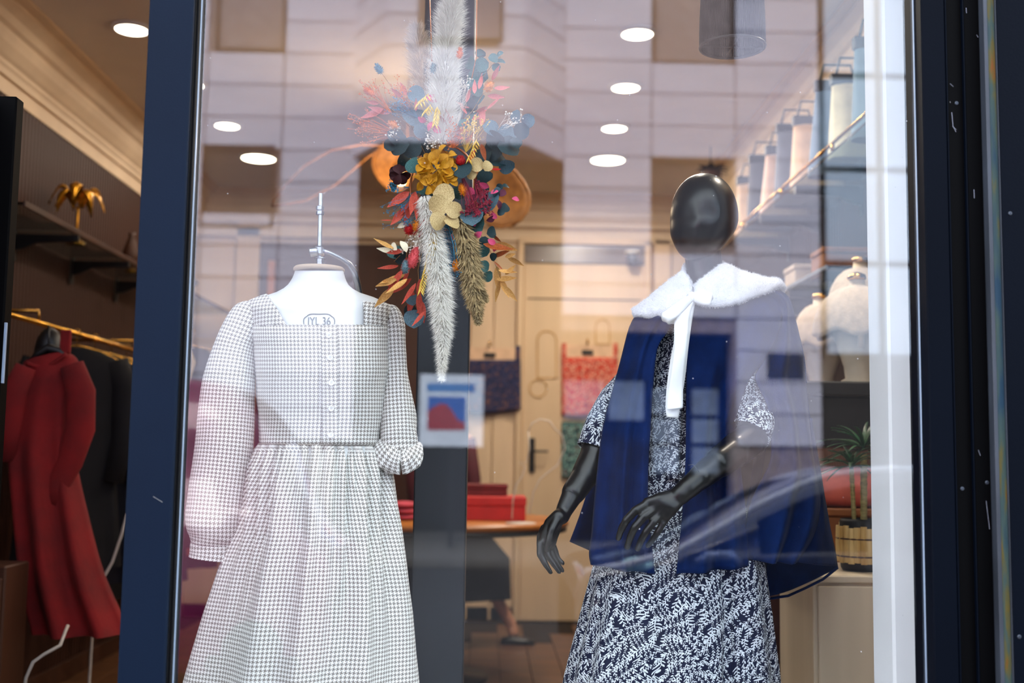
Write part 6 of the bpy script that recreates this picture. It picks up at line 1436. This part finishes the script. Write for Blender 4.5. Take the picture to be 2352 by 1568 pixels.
if not me.materials: me.materials.append(SKIN)
ey = MB(); [ey.ball(V(s_ * .028, -.088, 1.55), (.011, .006, .006), 10, 6) for s_ in (-1, 1)]; ey.build('eyes', SHOE, bo2, True)
MB().grid(lambda u, v: V(.084 * sin(2 * pi * u) * sin(pi * (v * .62)), .02 - .098 * cos(2 * pi * u) * sin(pi * v * .62) * (.75 if cos(2 * pi * u) > 0 else 1), 1.555 + .125 * cos(pi * v * .62)), 28, 12, closed=True).build('hair', HAIR, per, True)
mb = MB(); loft(mb, [ering(V(0, 0, z), w, d, 40) for z, w, d in ((1.40, .075, .07), (1.36, .15, .09), (1.28, .175, .12), (1.1, .15, .12), (.95, .155, .13), (.86, .17, .15))]); solidify(mb.build('top', MART, per, True), .004)
for s_ in (-1, 1): MB().tube([V(s_ * .145, .01, 1.33), V(s_ * .20, .02, 1.06), V(s_ * .178, -.05, .86)], [.062, .050, .036], 16).build('sleeve', MART, per, True)
cb = P(1176, 1375, PD).x - pcx
mb = MB(); loft(mb, [ering(V(cx_, 0, z), w, d, 60, lambda th, z=z: .06 * (1 - z) * sin(th * 7)) for z, cx_, w, d in ((.92, 0, .165, .14), (.80, .03, .20, .18), (.55, .06, cb - .07, .24), (.30, .08, cb - .08, .27))]); solidify(mb.build('coat_skirt', COAT, per, True), .005)
for (x, y) in ((fx - .04, -.02), (-.24, .02)):
    MB().grid(lambda u, v: V(x + .03 + .115 * cos(pi * v) * -1 * 1.0, y + .042 * sin(2 * pi * u) * sin(pi * v) ** .5, .004 + max(0, (.035 + .03 * (1 - v)) * (cos(2 * pi * u) + .55) / 1.55 * sin(pi * v) ** .5)), 20, 12, closed=True).build('shoe', SHOE, per, True)
# printed cloths on the back wall
def cloth_mat(nm, c1, c2, c3, sc_):
    m = bpy.data.materials.new(nm); m.use_nodes = True; nt = m.node_tree; b = nt.nodes['Principled BSDF']; tc = nt.nodes.new('ShaderNodeTexCoord')
    vo = nt.nodes.new('ShaderNodeTexVoronoi'); vo.inputs['Scale'].default_value = sc_; nt.links.new(tc.outputs['Object'], vo.inputs['Vector'])
    cr = nt.nodes.new('ShaderNodeValToRGB'); cr.color_ramp.elements[0].position = .25; cr.color_ramp.elements[1].position = .55; cr.color_ramp.elements[0].color = lin(c2); cr.color_ramp.elements[1].color = lin(c1)
    nt.links.new(vo.outputs['Distance'], cr.inputs[0]); n = nt.nodes.new('ShaderNodeTexNoise'); n.inputs['Scale'].default_value = sc_ * .8; nt.links.new(tc.outputs['Object'], n.inputs['Vector'])
    mx = nt.nodes.new('ShaderNodeMix'); mx.data_type = 'RGBA'; nt.links.new(NX(nt, n.outputs['Fac']).gt(.6).s, mx.inputs[0]); nt.links.new(cr.outputs[0], mx.inputs['A']); mx.inputs['B'].default_value = lin(c3)
    nt.links.new(mx.outputs['Result'], b.inputs['Base Color']); b.inputs['Roughness'].default_value = .85; return m
def wallcloth(nm, lb, cat, pa, pb, ya, yb, m, dy=.05, strap=True, sag=.012):
    Y = YB - dy; c = P((pa + pb) / 2, yb, Y); t = thing(nm, lb, cat, tuple(c)); mb = MB()
    def fn(u, v): 
        p = P(pa + (pb - pa) * u, ya + (yb - ya) * v + (6 * sin(pi * u + .6)) * v, Y); p.y += sag * sin(u * 9 + v * 2) * (.3 + v); return p
    mb.grid(fn, 24, 14); solidify(mb.build('cloth', m, t, True), .004)
    if strap:
        for px in (pa + 6, pb - 6): MB().bx(P(px - 6, ya, Y).x, P(px + 5, ya, Y).x, Y - .006, Y + .004, P(px, ya + 6, Y).z, P(px, ya - 32, Y).z, .002).build('strap', m, t)
        mid = (pa + pb) / 2 - 6; MB().bx(P(mid - 13, ya, Y).x, P(mid + 13, ya, Y).x, Y - .012, Y + .0, P(mid, ya - 6, Y).z, P(mid, ya - 16, Y).z, .002).build('label_tag', BLK, t)
        pk_ = P(mid, ya - 40, Y); MB().tube([Vector((pk_.x, YB - .002, pk_.z)), Vector((pk_.x, Y - .03, pk_.z)), Vector((pk_.x, Y - .03, pk_.z - .04))], .006, 8).build('hook', BRASS, t, True)
        MB().bx(P(pa, ya, Y).x, P(pb, ya, Y).x, Y + .004, Y + .014, P(mid, ya + 2, Y).z, P(mid, ya - 28, Y).z, .003).build('header_band', mat('peach_band', (236, 196, 160), .7) if 'peach_band' not in bpy.data.materials else bpy.data.materials['peach_band'], t)
    return t
wallcloth('printed_cloth', 'navy patterned cloth with corner straps hanging right of the pillar', 'cloth', 1066, 1196, 826, 944, cloth_mat('navy_print', (26, 34, 72), (54, 56, 92), (110, 74, 70), 55))
wallcloth('printed_cloth', 'red floral cloth with corner straps hanging left of the cape', 'cloth', 1290, 1420, 820, 950, cloth_mat('red_print', (206, 66, 44), (230, 176, 150), (150, 40, 30), 60))
wallcloth('printed_cloth', 'teal floral cloth hanging below the red floral cloth', 'cloth', 1290, 1410, 968, 1094, cloth_mat('teal_print', (30, 74, 76), (150, 190, 180), (90, 50, 50), 60), strap=False)
# clear wire bust, camera, hanging plant
wbY = 3.55; c = P(1240, 1200, wbY); wb2 = thing('wire_bust', 'thin white wire outline of a bust left of the red cloth', 'bust', tuple(c)); WH = mat('white_wire', (236, 226, 214), .4)
for pts in (((1214, 990), (1222, 972), (1240, 962), (1262, 966), (1275, 985), (1292, 1000), (1298, 1030), (1280, 1068), (1262, 1082), (1240, 1100), (1225, 1130), (1215, 1180)), ((1214, 990), (1216, 1030), (1210, 1062), (1192, 1062), (1206, 1072), (1200, 1092), (1186, 1112), (1178, 1150), (1176, 1190))):
    MB().tube([P(a, b, wbY) for a, b in pts], .003, 6).build('wire', WH, wb2, True)
MB().lathe([(.001, 0), (.08, 0), (.08, .006), (.001, .008)], (P(1196, 1240, wbY).x, wbY, tz_), 24).build('base', WH, wb2, True)
q1_ = P(1452, 592, YB - .16); cv = thing('security_camera', 'small grey dome security camera above the pale door', 'camera', tuple(q1_)); MB().ball(q1_, (.045, .045, .04), 18, 12).build('dome', mat('grey_camera_shell', (96, 100, 112), .3), cv, True); MB().lathe([(.001, 0), (.055, 0), (.055, .02), (.001, .02)], q1_ + Vector((0, 0, .03)), 20).build('mount', WHITEP, cv, True); MB().bx(q1_.x - .012, q1_.x + .012, q1_.y, YB, q1_.z + .035, q1_.z + .05, .003).build('wall_arm', WHITEP, cv)
hq = P(1632, 395, 4.6); hpn = thing('hanging_plant', 'dark leafy hanging plant behind the mannequin head', 'plant', tuple(hq)); MB().tube([hq, Vector((hq.x, hq.y, ZC))], .004, 6).build('cord', BLK, hpn)
MB().lathe([(.001, -.07), (.05, -.065), (.07, -.02), (.07, .0), (.001, 0)], hq, 20).build('pot', DARKW, hpn, True)
DL = mat('dark_brown_leaf', (58, 36, 28), .6)
for k in range(16):
    a = 2 * pi * k / 16 * 2.3; mb = MB(); d = Vector((cos(a), sin(a), 0)); s_ = Vector((-sin(a), cos(a), 0)); L2 = rnd.uniform(.09, .16); el = rnd.uniform(.0, 1.0)
    mb.grid(lambda u, v: hq + d * L2 * v * cos(el) + Vector((0, 0, L2 * (sin(el) * v - .4 * v * v))) + s_ * (u - .5) * .045 * sin(pi * min(1, v * .9 + .08)), 2, 6); solidify(mb.build('leaf', DL, hpn, True), .0015)

for _o in list(bpy.data.objects):
    if '_at' in _o: del _o['_at']
